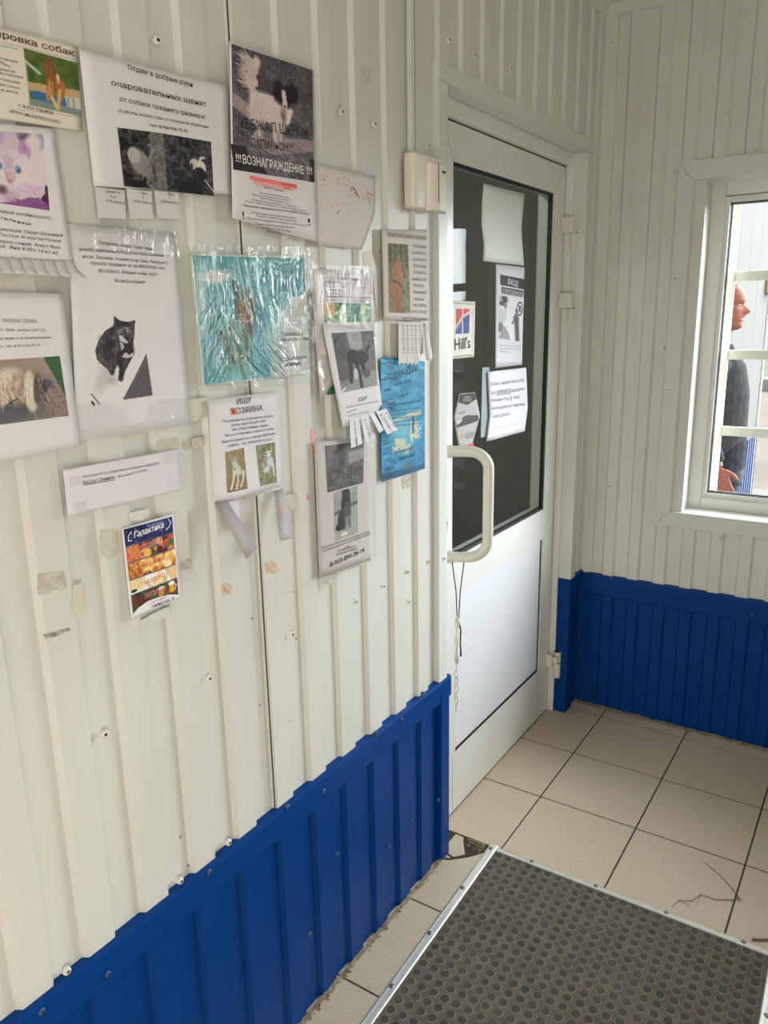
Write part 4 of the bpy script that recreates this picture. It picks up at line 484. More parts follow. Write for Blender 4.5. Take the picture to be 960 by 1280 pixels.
SCRAPS=[
('tape_scrap','brown ragged tape residue on the wall, far left below the spaniel notice strip',[(-2.219,1.174),(-2.18,1.17),(-2.178,1.143),(-2.195,1.146),(-2.208,1.144),(-2.222,1.147)],(176,168,148),'tape_residue'),
('tape_scrap','pale yellow tape strip beside the brown ragged residue',[(-2.168,1.145),(-2.155,1.144),(-2.154,1.099),(-2.17,1.1),(-2.175,1.116)],(206,200,176),'tape_residue'),
('tape_scrap','dark torn paper remnant in a thin line, left of the leaflet near blue panel',[(-2.223,1.09),(-2.181,1.085),(-2.181,1.081),(-2.204,1.08),(-2.221,1.082)],(98,92,86),'tape_residue'),
('tape_scrap','cloudy tape strip directly under the spaniel notice strip',[(-2.062,1.226),(-2.026,1.225),(-2.027,1.209),(-2.061,1.212)],(224,222,212),'tape_residue'),
('tape_scrap','grimy clear tape strip left of the shop leaflet',[(-2.113,1.21),(-2.085,1.208),(-2.085,1.171),(-2.108,1.165),(-2.118,1.18)],(196,190,176),'tape_residue'),
('tape_scrap','grey tape scrap at the lower right side of the shop leaflet',[(-1.973,1.125),(-1.95,1.124),(-1.95,1.108),(-1.971,1.109)],(168,162,152),'tape_residue'),
('tape_scrap','beige glue patch above the right end of the spaniel notice strip',[(-1.999,1.326),(-1.956,1.326),(-1.952,1.312),(-1.974,1.308),(-1.997,1.314)],(190,184,160),'tape_residue'),
('tape_scrap','brown glue patch between lost cat flyer and owner wanted flyer',[(-1.928,1.318),(-1.9,1.32),(-1.9,1.303),(-1.926,1.304)],(186,172,146),'tape_residue'),
('tape_scrap','small orange paper fleck left of the pair below the owner wanted flyer',[(-1.885,1.059),(-1.871,1.06),(-1.859,1.045),(-1.866,1.036),(-1.881,1.038)],(196,148,110),'tape_residue'),
('tape_scrap','orange paper fleck nearer the plastic sleeve',[(-1.771,1.066),(-1.751,1.067),(-1.732,1.041),(-1.751,1.038),(-1.768,1.048)],(206,160,118),'tape_residue'),
('tape_scrap','red and white dotted tape strip at the sleeve left edge',[(-1.624,1.295),(-1.606,1.296),(-1.604,1.245),(-1.622,1.248)],(206,80,84),'dotted_tape'),
('tape_scrap','small red smear of tape left of the lower photo sheet',[(-1.642,1.174),(-1.632,1.168),(-1.633,1.157),(-1.642,1.159)],(206,104,98),'tape_residue'),
('tape_scrap','brown square tape piece under the blue event flyer',[(-1.292,1.14),(-1.256,1.14),(-1.253,1.112),(-1.289,1.113)],(160,146,120),'tape_residue'),
('tape_scrap','yellowed tape scrap above the green photo flyer',[(-1.433,1.628),(-1.401,1.636),(-1.385,1.604),(-1.409,1.595),(-1.428,1.608)],(214,194,150),'tape_residue'),
('tape_scrap','grey tape shadow under the lowest corner of the plastic sleeve',[(-1.617,0.992),(-1.558,0.989),(-1.559,0.968),(-1.617,0.963)],(192,186,178),'tape_residue'),  # a bit of grey tape in its own colour
('tape_scrap','faint square of old tape on the wall right of the runaway puppy flyer',[(-1.421,1.976),(-1.391,1.978),(-1.392,1.948),(-1.422,1.944)],(196,190,172),'tape_residue'),
('tape_scrap','pale grey label under the shop leaflet lower edge',[(-2.063,1.055),(-2,1.058),(-2,1.042),(-2.062,1.039)],(212,212,206),'tape_residue'),
('tape_scrap','small paper stub just under the kitten flyer slips',[(-2.211,1.561),(-2.198,1.561),(-2.195,1.545),(-2.21,1.543)],(216,210,196),'tape_residue'),
('tape_scrap','dirty clear tape along the left side of the owner wanted flyer',[(-1.933,1.382),(-1.889,1.381),(-1.888,1.351),(-1.932,1.346)],(206,200,184),'tape_residue'),
('tape_scrap','crumpled cellophane below right of the owner wanted flyer',[(-1.717,1.182),(-1.685,1.179),(-1.672,1.154),(-1.701,1.148),(-1.719,1.161)],(196,190,172),'tape_residue')]
_glyph = {}
def glyphs(st, bold, serif=False):
    k = (st, bold, serif)
    if k in _glyph: return _glyph[k]
    c = bpy.data.curves.new('text', 'FONT'); c.body = st; c.size = 1; c.resolution_u = 2; c.offset = bold * .32
    o = bpy.data.objects.new('text', c); COL.objects.link(o); bpy.context.view_layer.update()
    e = o.evaluated_get(bpy.context.evaluated_depsgraph_get()); me = e.to_mesh()
    v = np.zeros(len(me.vertices) * 3); me.vertices.foreach_get('co', v); v = v.reshape(-1, 3)[:, :2].copy()
    f = [tuple(p.vertices) for p in me.polygons]; e.to_mesh_clear()
    bpy.data.objects.remove(o); bpy.data.curves.remove(c)
    if serif and len(v):            # small slabs at the ends of the upright strokes
        cnt = {}; xh = float(glyphs('н', bold)[0][:, 1].max()); ch = float(glyphs('Н', bold)[0][:, 1].max()); y_lo = float(glyphs('н', bold)[0][:, 1].min())
        for t in f:
            for i in range(len(t)):
                e = (t[i], t[(i + 1) % len(t)]); q = tuple(sorted(e)); cnt.setdefault(q, []).append(t)
        add = []
        for (a, b), ts in cnt.items():
            if len(ts) == 1 and abs(v[a, 1] - v[b, 1]) < .004 and .03 < abs(v[a, 0] - v[b, 0]) < .17:
                up = np.mean([v[i, 1] for i in ts[0]]) > v[a, 1]; x0, x1 = sorted((v[a, 0], v[b, 0])); y = v[a, 1]; h = .04 * (1 if up else -1)
                if not ((up and abs(y - y_lo) < .02) or (not up and min(abs(y - xh), abs(y - ch)) < .02)): continue
                add.append([(x0 - .05, y), (x1 + .05, y), (x1 + .05, y + h), (x0 - .05, y + h)])
        for qd in add:
            n0 = len(v); v = np.vstack([v, np.array(qd)]); f.append((n0, n0 + 1, n0 + 2, n0 + 3))
    _glyph[k] = (v, f); return v, f
CAP = None
def cap():
    global CAP
    if CAP is None:
        v, f = glyphs('Н', 0); CAP = float(v[:, 1].max())
    return CAP

# ---- a small painter for the pictures printed on the papers
class Pic:
    def __init__(s, nx, ny, bg=(255, 255, 255), seed=1):
        s.nx, s.ny = nx, ny; s.X, s.Y = np.meshgrid((np.arange(nx) + .5) / nx, (np.arange(ny) + .5) / ny)
        s.a = np.ones((ny, nx, 3)) * np.array(bg, float); s.r = np.random.RandomState(seed); s.asp = ny / nx
    def mix(s, m, col): m = np.clip(m, 0, 1)[..., None]; s.a = s.a * (1 - m) + np.array(col, float) * m; return s
    def ell(s, cx, cy, rx, ry, col, rot=0, soft=.25, al=1):
        c, n = math.cos(R(rot)), math.sin(R(rot)); dx = s.X - cx; dy = (s.Y - cy)
        u = (dx * c + dy * n) / rx; v = (-dx * n + dy * c) / ry
        return s.mix((1 + soft / 2 - np.sqrt(u * u + v * v)) / soft * al if soft else (u * u + v * v < 1) * al, col)
    def poly(s, pts, col, al=1):
        ins = np.zeros(s.X.shape, bool); n = len(pts)
        for i in range(n):
            x0, y0 = pts[i]; x1, y1 = pts[i - 1]
            if y0 == y1: continue
            ins ^= ((s.Y < y0) != (s.Y < y1)) & (s.X < (x1 - x0) * (s.Y - y0) / (y1 - y0) + x0)
        return s.mix(ins * al, col)
    def line(s, pts, wd, col, al=1, taper=0):
        m = np.zeros(s.X.shape)
        for i in range(len(pts) - 1):
            (x0, y0), (x1, y1) = pts[i], pts[i + 1]; dx, dy = x1 - x0, (y1 - y0) * s.asp; L2 = dx * dx + dy * dy + 1e-12
            t = np.clip(((s.X - x0) * dx + (s.Y - y0) * s.asp * dy) / L2, 0, 1)
            d = np.hypot(s.X - x0 - t * dx, (s.Y - y0) * s.asp - t * dy); ww = wd * (1 - taper * t)
            m = np.maximum(m, np.clip(1.5 - d / (ww + 1e-9), 0, 1))
        return s.mix(m * al, col)
    def fld(s, cells, cy=None):
        cy = cy or cells; g = s.r.rand(cy + 2, cells + 2); gx = s.X * cells; gy = s.Y * cy; i = gx.astype(int); j = gy.astype(int); fx = gx - i; fy = gy - j
        fx = fx * fx * (3 - 2 * fx); fy = fy * fy * (3 - 2 * fy)
        return (g[j, i] * (1 - fx) + g[j, i + 1] * fx) * (1 - fy) + (g[j + 1, i] * (1 - fx) + g[j + 1, i + 1] * fx) * fy
    def noise(s, amp, cells, cy=None, mask=None):
        n = (s.fld(cells, cy) - .5) * 2 * amp
        if mask is not None: n = n * mask
        s.a = np.clip(s.a + n[..., None], 0, 255); return s
    def grad(s, c0, c1, horiz=False, y0=0, y1=1):
        t = np.clip(((s.X if horiz else s.Y) - y0) / (y1 - y0), 0, 1)[..., None]; s.a = np.array(c0, float) * (1 - t) + np.array(c1, float) * t; return s
    def hairs(s, n, cx, cy, sx, sy, ang, spread, ln, wd, cols, al=.7):
        for _ in range(n):
            x = cx + sx * (s.r.rand() * 2 - 1); y = cy + sy * (s.r.rand() * 2 - 1); a = R(ang + spread * (s.r.rand() * 2 - 1)); l = ln * (.5 + s.r.rand())
            s.line([(x, y), (x + math.cos(a) * l, y + math.sin(a) * l / s.asp)], wd, cols[s.r.randint(len(cols))], al, .7)
        return s
    def dots(s, n, cx, cy, sx, sy, r, cols, al=.8):
        for _ in range(n):
            q = r * (.5 + s.r.rand()); s.ell(cx + sx * (s.r.rand() * 2 - 1), cy + sy * (s.r.rand() * 2 - 1), q, q / s.asp, cols[s.r.randint(len(cols))], 0, .5, al)
        return s

def paint(kind, nx, ny):
    p = Pic(nx, ny, seed=sum(map(ord, kind)))
    if kind == 'dogtrain':
        p.grad((84, 104, 50), (72, 92, 44)); p.noise(14, 9)
        p.poly([(0, .58), (1, .52), (1, .72), (0, .72)], (196, 164, 116)).poly([(.05, .72), (.75, .70), (.78, .9), (.1, .92)], (64, 104, 150)).poly([(.7, .68), (1, .66), (1, .9), (.74, .9)], (196, 196, 186))
        p.poly([(0, .88), (1, .88), (1, 1), (0, 1)], (128, 142, 138)).line([(0, .22), (.26, .38)], .03, (190, 196, 180)).line([(0, .3), (.0, .9)], .03, (170, 176, 164))
        p.ell(.46, .25, .10, .22, (126, 84, 46)).ell(.5, .5, .13, .22, (150, 98, 52)).ell(.64, .6, .08, .2, (170, 110, 62), 10).ell(.42, .66, .06, .2, (196, 140, 84), 14).line([(.42, .7), (.55, .95)], .035, (222, 190, 130)).line([(.62, .6), (.56, .93)], .03, (214, 178, 118)).ell(.6, .4, .03, .1, (220, 196, 150))
        p.hairs(60, .5, .45, .14, .3, 90, 25, .08, .008, [(110, 70, 36), (186, 130, 74), (92, 58, 34)]); p.line([(.76, .7), (.76, .9)], .008, (110, 110, 100)).line([(.86, .69), (.86, .9)], .008, (110, 110, 100))
    elif kind == 'kitten':
        p.grad((206, 190, 208), (214, 198, 212)); p.ell(.85, .5, .45, .5, (222, 210, 216), 0, 1).ell(.6, .12, .2, .25, (208, 186, 204), 0, 1).ell(.40, .08, .12, .12, (172, 158, 190), 0, .8)
        p.poly([(.66, .0), (.86, .0), (.82, .07), (.72, .16)], (146, 128, 150), .8).ell(.77, .05, .07, .035, (110, 92, 112), -20, .8).poly([(.68, .18), (.74, .1), (.84, .18), (.83, .28), (.8, .38), (.77, .28), (.68, .3)], (182, 140, 190), .75).ell(.76, .2, .05, .08, (176, 130, 188), 10, .9, .7).ell(.95, .1, .06, .1, (156, 142, 184), 0, .7).ell(.88, .12, .09, .1, (226, 212, 214), 0, .8)
        p.ell(.62, .52, .22, .22, (224, 212, 218), 0, .8).ell(.56, .42, .09, .22, (216, 196, 208), 0, .8)
        for k in range(5): p.line([(.50 + k * .026, .30 + .03 * abs(k - 2)), (.52 + k * .018, .50)], .006, (168, 144, 168), .55)
        for ex, ey in ((.44, .475), (.66, .505)): p.ell(ex, ey, .036, .052, (120, 112, 132), 0, .4).ell(ex, ey, .030, .044, (104, 150, 190), 0, .3).ell(ex, ey, .012, .026, (30, 40, 66)).ell(ex - .008, ey - .016, .006, .009, (230, 240, 246))
        p.poly([(.525, .54), (.585, .54), (.60, .64), (.57, .70), (.53, .70), (.51, .64)], (208, 166, 176), .75).ell(.55, .675, .03, .03, (192, 132, 144), 0, .5).ell(.55, .74, .07, .035, (220, 202, 212), 0, .7); p.line([(.50, .5), (.52, .66)], .006, (150, 120, 140), .6).line([(.615, .55), (.60, .66)], .006, (150, 120, 140), .6)
        p.ell(.82, .80, .17, .13, (218, 194, 212), 8, .5).ell(.55, .88, .1, .08, (196, 168, 186), 0, .8).ell(.45, .8, .06, .06, (110, 84, 100), 0, .9)
        p.poly([(0, .97), (.42, .985), (.62, .93), (.76, .86), (.88, .845), (1, .92), (1, 1), (0, 1)], (140, 84, 144)).poly([(.9, .85), (.955, .78), (.965, .66), (1, .68), (1, .96)], (78, 40, 70))
        p.hairs(60, .75, .94, .25, .05, -4, 5, .12, .004, [(120, 66, 126), (156, 100, 158)], .6); p.hairs(16, .78, .74, .14, .05, 55, 8, .1, .005, [(180, 150, 176)], .5); p.noise(4, 40)
    elif kind == 'puppy1':
        p.grad((44, 42, 42), (58, 56, 56)); p.noise(26, 12).noise(26, 34); p.poly([(.7, .0), (1, 0), (1, 1), (.6, 1)], (132, 128, 126), .75); p.noise(24, 26)
        p.ell(.42, .55, .24, .2, (140, 136, 134), 40).ell(.3, .44, .14, .14, (176, 172, 170)).ell(.55, .74, .1, .2, (128, 124, 122), 20).line([(.62, .5), (.72, .32), (.69, .22), (.63, .25)], .02, (150, 147, 145), .8).line([(.72, .6), (.74, .84)], .03, (70, 68, 68)).ell(.3, .92, .24, .07, (24, 22, 24)).ell(.5, .84, .05, .05, (30, 28, 30)); p.noise(14, 40)
    elif kind == 'puppy2':
        p.grad((56, 54, 54), (50, 48, 48)); p.noise(30, 14).noise(34, 40); p.hairs(120, .5, .5, .5, .5, 60, 60, .05, .007, [(30, 28, 28), (118, 114, 112), (86, 84, 82)])
        p.ell(.62, .46, .1, .1, (196, 192, 188)).ell(.76, .52, .09, .14, (222, 218, 214)).ell(.72, .66, .14, .16, (30, 28, 30)).ell(.66, .58, .05, .06, (40, 38, 38)).line([(.72, .4), (.76, .33), (.83, .32)], .02, (214, 210, 206)).ell(.5, .88, .32, .1, (26, 24, 26)).ell(.56, .52, .03, .08, (60, 56, 56)); p.line([(.82, .72), (1, .92)], .012, (196, 192, 188)); p.noise(12, 40)
    elif kind == 'papillon':
        p.grad((82, 77, 85), (104, 98, 104)); p.noise(16, 10).noise(18, 44)
        p.hairs(620, .55, .3, .5, .34, 60, 90, .05, .0042, [(46, 42, 48), (124, 116, 124), (66, 60, 68), (100, 94, 102)], .6)
        wh = (216, 203, 200); pk = (176, 160, 160)
        p.poly([(0, .37), (.24, .46), (.3, .6), (0, .48)], pk, .8).poly([(.3, .62), (.62, .66), (1, .62), (1, .72), (.5, .82), (.2, .74)], pk, .7); p.noise(12, 34)
        p.hairs(220, .5, .74, .5, .1, 15, 25, .07, .004, [(100, 92, 98), (186, 172, 174), (76, 70, 76)], .55)
        p.line([(.26, .42), (.25, .3), (.27, .18), (.32, .08)], .035, wh, 1)
        p.hairs(110, .27, .2, .05, .12, 195, 30, .14, .008, [wh, (204, 190, 188), (190, 176, 176)], .9).ell(.31, .09, .04, .05, wh, 0, .8)
        p.poly([(.24, .40), (.28, .325), (.40, .33), (.54, .32), (.62, .40), (.71, .40), (.68, .50), (.60, .60), (.52, .60), (.36, .56), (.22, .52)], wh).ell(.40, .44, .18, .12, wh, 8, .5).ell(.3, .5, .1, .09, (204, 190, 188), 0, .7).ell(.56, .50, .09, .13, wh, 0, .6)
        p.line([(.32, .5), (.33, .67)], .028, (200, 188, 186), 1, .3).line([(.51, .54), (.52, .70)], .03, (206, 192, 192), 1, .2).line([(.58, .54), (.585, .69)], .026, (190, 176, 178), 1, .2).line([(.715, .41), (.67, .54)], .022, (226, 214, 212), 1, .3); p.poly([(.40, .56), (.48, .55), (.49, .7), (.38, .68)], (110, 102, 108), .8).ell(.62, .46, .035, .08, (130, 118, 122), 0, .8)
        dk = (30, 26, 30)
        p.ell(.555, .27, .05, .08, dk, 12, .6).ell(.74, .26, .07, .08, dk, -20, .6).ell(.635, .32, .09, .075, dk, 0, .5).hairs(70, .65, .25, .14, .08, 75, 50, .05, .006, [dk, (46, 42, 48)], .8)
        p.poly([(.605, .255), (.645, .25), (.66, .30), (.67, .36), (.655, .40), (.625, .40), (.61, .34)], wh).ell(.642, .375, .03, .035, wh).ell(.64, .388, .014, .012, (36, 30, 32)).ell(.60, .335, .018, .018, (20, 18, 20)).ell(.685, .335, .018, .018, (20, 18, 20))
        p.hairs(130, .42, .45, .2, .1, 80, 30, .06, .005, [(228, 216, 214), (196, 182, 182), (210, 198, 196)], .5); p.noise(6, 60)
    elif kind == 'cat':
        bgc = (222, 219, 222); p.grad(bgc, bgc); bk = (44, 40, 42)
        p.ell(.24, .66, .2, .10, (196, 192, 194), -48, .9).ell(.34, .71, .07, .05, (186, 182, 184), 0, 1)
        out = [(.377, .055), (.474, .107), (.60, .12), (.72, .102), (.70, .17), (.695, .26), (.67, .33), (.69, .40), (.68, .453), (.60, .54), (.52, .64), (.50, .72), (.46, .735), (.42, .71), (.44, .60), (.42, .555), (.385, .60), (.36, .66), (.32, .66), (.26, .59), (.19, .55), (.11, .49), (.084, .40), (.13, .31), (.23, .21), (.357, .159), (.37, .14)]
        m0 = p.a.copy(); p.poly(out, (74, 69, 70)); ms = np.abs(p.a - m0).sum(2) > 1
        p.noise(26, 14, 22, ms).noise(22, 34, 50, ms)
        p.poly([(.30, .22), (.36, .17), (.33, .36), (.30, .56), (.22, .5), (.2, .36)], bk, .6).poly([(.42, .10), (.60, .12), (.66, .16), (.5, .17), (.40, .17)], bk, .8).poly([(.52, .26), (.60, .28), (.60, .33), (.53, .33)], bk).poly([(.56, .34), (.66, .33), (.66, .42), (.58, .44), (.5, .40)], bk, .9).poly([(.40, .42), (.52, .40), (.54, .46), (.40, .48)], bk, .8).poly([(.42, .5), (.5, .5), (.49, .58), (.43, .55)], bk, .8)
        w2 = (204, 199, 200); p.poly([(.45, .25), (.51, .265), (.585, .325), (.57, .34), (.46, .31)], w2, .95).poly([(.455, .33), (.5, .33), (.525, .38), (.49, .41)], w2, .85).poly([(.55, .43), (.60, .46), (.67, .43), (.66, .475), (.56, .49), (.48, .475)], w2, .95).poly([(.66, .36), (.69, .38), (.68, .43)], w2, .8).poly([(.55, .17), (.59, .19), (.63, .22), (.60, .24)], (176, 170, 168), .8).poly([(.40, .2), (.5, .2), (.49, .24), (.42, .25)], (130, 124, 124), .6)
        for ex, ey in ((.472, .213), (.605, .222)): p.ell(ex, ey, .030, .018, (170, 166, 162), 0, .3).ell(ex, ey, .010, .015, (20, 18, 18), 0, .3)
        p.hairs(120, .28, .38, .14, .16, 110, 20, .05, .005, [(110, 104, 104), (36, 32, 34), (90, 84, 86)], .5)
        for q in ((.2, .28), (.16, .27), (.24, .3)): p.line([(.44, q[1]), (.34, q[0] + .04)], .003, (110, 106, 108), .5)
        p.poly([(.87, .445), (.935, .895), (.48, .92)], (92, 88, 90)).line([(.84, .52), (.52, .9)], .008, (110, 106, 108), .6); p.line([(.03, .84), (.15, .945)], .012, (130, 126, 128)).line([(.04, .92), (.07, .95)], .014, (36, 32, 34))
    elif kind == 'shaggy':
        p.grad((156, 138, 128), (138, 126, 118)); p.noise(8, 8); p.poly([(.82, .0), (1, 0), (1, .72), (.955, .5), (.9, .3)], (62, 96, 66)); p.dots(160, .8, .7, .2, .3, .008, [(110, 96, 88), (96, 84, 78)], .6)
        p.ell(.42, .86, .3, .14, (98, 97, 104), -4, .7).ell(.5, .74, .14, .12, (88, 86, 92), 0, .7)
        f1, f2, f3 = (214, 202, 184), (170, 146, 124), (132, 110, 96)
        p.ell(.30, .40, .2, .24, f2, 0, .4).ell(.46, .34, .14, .2, f1, 0, .5).ell(.52, .46, .10, .24, f2, 8, .5).ell(.55, .56, .05, .18, f3, 8, .5).ell(.36, .58, .05, .14, f1, 0, .6).ell(.2, .6, .06, .16, f1, 0, .6)
        p.hairs(240, .36, .4, .22, .2, 75, 30, .1, .006, [f1, f2, f3, (228, 216, 198), (190, 168, 142)], .55)
        p.ell(.635, .42, .05, .22, f1, 4, .5).ell(.64, .68, .06, .16, f1, 0, .5).hairs(60, .64, .45, .03, .2, 85, 8, .16, .006, [f1, (226, 216, 202), (190, 176, 160)], .6)
        p.ell(.715, .5, .04, .24, (92, 80, 76), 6, .4).hairs(30, .715, .46, .03, .16, 85, 8, .14, .005, [(70, 60, 60), (120, 104, 96)], .7).ell(.775, .5, .05, .2, (120, 108, 104), 4, .5).hairs(40, .77, .46, .04, .15, 80, 14, .12, .005, [(176, 164, 158), (80, 70, 72), (60, 54, 58)], .7).ell(.80, .46, .026, .1, (70, 62, 64), 0, .6).ell(.835, .42, .03, .06, (96, 92, 112), 0, .7).hairs(16, .84, .45, .03, .07, 40, 60, .04, .005, [(70, 68, 90)], .8)
        p.line([(.36, .74), (.44, .66), (.5, .62)], .006, (50, 52, 64)); p.noise(7, 60)
    elif kind == 'teal':
        p.grad((104, 168, 178), (128, 192, 206)); p.noise(18, 5).noise(14, 14, 5)
        tl = [(60, 132, 142), (130, 200, 208), (172, 220, 226), (80, 152, 162), (54, 116, 126)]
        p.hairs(320, .3, .5, .32, .5, 100, 30, .16, .0035, tl, .5).hairs(260, .62, .4, .3, .4, 75, 30, .14, .003, [(84, 156, 166), (176, 218, 224), (64, 136, 148), (206, 230, 234)], .5)
        p.hairs(200, .8, .14, .2, .14, 30, 40, .1, .0035, [(78, 140, 150), (60, 124, 134), (140, 190, 196)], .6)
        p.ell(.18, .16, .16, .05, (206, 206, 204), -4, .8).ell(.05, .3, .05, .3, (206, 224, 224), 0, .9, .6).poly([(1, .3), (.86, .34), (.72, .55), (.66, .78), (.62, 1), (1, 1)], (206, 208, 206), .95).ell(.72, .62, .1, .25, (190, 214, 216), 20, 1, .7)
        p.ell(.44, .46, .09, .2, (116, 128, 118), 0, .6).ell(.32, .72, .13, .2, (122, 170, 160), 0, .5).poly([(.33, .18), (.38, .2), (.40, .5), (.34, .5)], (96, 92, 84), .8).ell(.40, .40, .045, .05, (150, 108, 82), 0, .7).ell(.42, .50, .05, .045, (156, 104, 76), 0, .7).ell(.48, .38, .025, .03, (140, 104, 84), 0, .7).ell(.50, .57, .03, .06, (126, 150, 176), 0, .7).ell(.46, .58, .02, .06, (110, 100, 96), 0, .8)
        for a, b_ in ((( .2, .6), (.29, .84)), ((.28, .56), (.36, .8)), ((.40, .5), (.42, .74))): p.line([a, b_], .018, (112, 92, 76), .7)
        p.line([(.17, .8), (.46, .82)], .004, (90, 100, 92), .8).line([(.34, .84), (.39, 1)], .016, (110, 140, 120), .8).line([(.46, .84), (.46, 1)], .008, (110, 150, 140), .8)
        p.hairs(140, .36, .6, .14, .3, 85, 14, .14, .0035, [(120, 100, 84), (80, 116, 108), (160, 200, 190), (104, 146, 138)], .5)
        p.hairs(90, .56, .84, .16, .14, 55, 14, .16, .003, [(44, 104, 114), (30, 84, 96), (170, 222, 232)], .7); p.hairs(130, .1, .72, .1, .28, 290, 22, .14, .0035, [(44, 84, 90), (60, 104, 110), (190, 224, 226), (206, 226, 226)], .7)
        for x in (.10, .17, .40, .47, .55): p.line([(x, .04), (x + .05, .44)], .006, (224, 236, 236), .5)  # pale upright lines paint the plastic film's highlights into the print
    elif kind in ('pale_dog', 'grass_dog'):
        if kind == 'pale_dog':
            p.grad((160, 148, 116), (138, 120, 92)); p.noise(12, 10).noise(10, 30); b = (206, 204, 190)
            p.poly([(.9, 0), (1, 0), (1, .2), (.9, .2)], (120, 92, 60), .6).ell(.40, .26, .16, .075, (176, 160, 140), 0, .5).poly([(.2, .22), (.22, .3), (.3, .27)], (120, 100, 84)).poly([(.46, .26), (.5, .15), (.56, .26)], (196, 180, 160)).ell(.42, .33, .1, .06, b, 0, .5).ell(.36, .37, .05, .03, (110, 98, 90), 0, .6)
            p.ell(.56, .46, .24, .12, b, 35, .5).ell(.45, .5, .14, .13, (196, 206, 200), 0, .5); w2 = (226, 212, 196)
            for a, m_, e in (((.4, .52), (.34, .7), (.20, .92)), ((.55, .58), (.55, .75), (.46, .94)), ((.86, .54), (.82, .72), (.68, .9))): p.line([a, m_, e], .055, w2, 1, .1)
            p.line([(.5, .6), (.48, .8)], .03, (120, 106, 84), .7).line([(.72, .62), (.64, .84)], .03, (126, 112, 90), .7).ell(.42, .46, .035, .018, (60, 66, 80), 0, .4)
        else:
            p.grad((134, 134, 104), (136, 136, 112)); p.noise(20, 9, 16).noise(26, 24, 50); p.hairs(140, .5, .5, .5, .5, 80, 60, .08, .012, [(160, 160, 128), (94, 96, 70), (190, 186, 164)], .6); b = (216, 216, 216)
            p.ell(.62, .25, .16, .075, b, 0, .4).poly([(.74, .2), (.82, .1), (.84, .24)], (216, 196, 170)).poly([(.48, .2), (.44, .3), (.54, .28)], (170, 156, 140)).ell(.65, .31, .06, .05, (232, 230, 228)).ell(.67, .335, .035, .018, (44, 40, 42)).ell(.54, .25, .04, .018, (104, 96, 96)).ell(.73, .245, .035, .016, (110, 100, 98))
            p.ell(.68, .46, .18, .14, (206, 214, 222), 0, .5).ell(.48, .62, .22, .07, b, -8, .5).ell(.3, .5, .1, .06, (190, 170, 156), 0, .8).line([(.82, .5), (.86, .8)], .05, b).line([(.66, .56), (.62, .66)], .04, (150, 150, 150))
        p.noise(8, 30)
    elif kind == 'galaktika':
        p.grad((24, 26, 62), (40, 44, 100), y0=0, y1=.2); p.noise(8, 8); p.dots(26, .5, .09, .5, .09, .008, [(200, 210, 240)], .9)
        p.ell(.75, .04, .3, .07, (52, 66, 140), 0, 1, .7)
        def food(y0, y1, base, cols, n, r, sd, lft=0, lc=None):
            m = (p.Y + (p.X - .5) * -.0 > y0) & (p.Y < y1); q = Pic(nx, ny, base, sd)
            q.dots(n, .5, (y0 + y1) / 2, .5, (y1 - y0) / 2, r, cols, .95); 
            if lft: q.hairs(50, .14, (y0 + y1) / 2, .14, (y1 - y0) / 2, 70, 12, .2, .018, lc, .9)
            q.noise(18, 50); p.a[m] = q.a[m]
        food(.20, .40, (150, 60, 50), [(200, 90, 70), (120, 40, 44), (226, 150, 110), (232, 190, 90), (70, 110, 50), (90, 30, 34), (220, 120, 130)], 120, .05, 3, 1, [(206, 110, 70), (226, 140, 90)])
        food(.40, .60, (206, 140, 60), [(236, 190, 90), (196, 110, 40), (246, 214, 130), (150, 76, 30), (226, 160, 70), (250, 226, 170)], 110, .055, 4, 1, [(216, 150, 70), (176, 96, 40)])
        food(.60, .78, (226, 212, 190), [(240, 236, 226), (216, 190, 150), (236, 206, 150), (250, 250, 246), (200, 176, 150)], 60, .07, 6)
        food(.78, 1.0, (52, 40, 34), [(90, 56, 36), (40, 30, 28), (70, 44, 30), (120, 70, 40), (60, 90, 50), (150, 40, 40)], 70, .06, 7)
        p.poly([(.62, .62), (.7, .62), (.7, .76), (.62, .76)], (244, 226, 180)).poly([(.84, .6), (1, .6), (1, .78), (.86, .78)], (240, 196, 150)); p.ell(.08, .745, .09, .03, (250, 250, 250), 0, .2).ell(.08, .74, .07, .02, (60, 50, 44))
        p.poly([(.82, .82), (.92, .82), (.92, .93), (.82, .93)], (226, 176, 50)).ell(.87, .815, .07, .025, (250, 246, 236)).line([(.93, .84), (.97, .86), (.93, .91)], .012, (220, 210, 200)); p.poly([(.58, .83), (.7, .83), (.7, .92), (.58, .92)], (196, 150, 60)).ell(.64, .825, .07, .02, (246, 240, 226)); p.poly([(.05, .8), (.38, .82), (.36, .96), (.03, .96)], (96, 54, 34), .7)
        for yy in (.20, .40, .60, .78): p.line([(0, yy), (1, yy)], .008, (70, 80, 120))
    elif kind == 'greenstrip':
        p.grad((120, 170, 110), (150, 176, 130)); p.noise(34, 9, 4).noise(26, 30, 12)
        p.ell(.12, .3, .14, .4, (196, 160, 90)).ell(.55, .5, .2, .5, (96, 160, 140)).ell(.68, .5, .12, .5, (70, 140, 130)).ell(.84, .55, .1, .5, (206, 214, 186)).ell(.4, .6, .07, .5, (220, 226, 200)).ell(.95, .4, .08, .6, (70, 130, 70)); p.hairs(110, .5, .5, .5, .5, 60, 70, .09, .008, [(236, 240, 220), (60, 120, 80), (40, 110, 100), (180, 140, 70)], .7)
    elif kind == 'horsedog':
        p.grad((104, 102, 102), (132, 130, 130)); p.poly([(.36, 0), (.68, 0), (.7, .3), (.4, .32)], (172, 170, 170)).poly([(0, 0), (.3, 0), (.3, .8), (0, .8)], (92, 90, 90)).noise(14, 10).noise(12, 40)
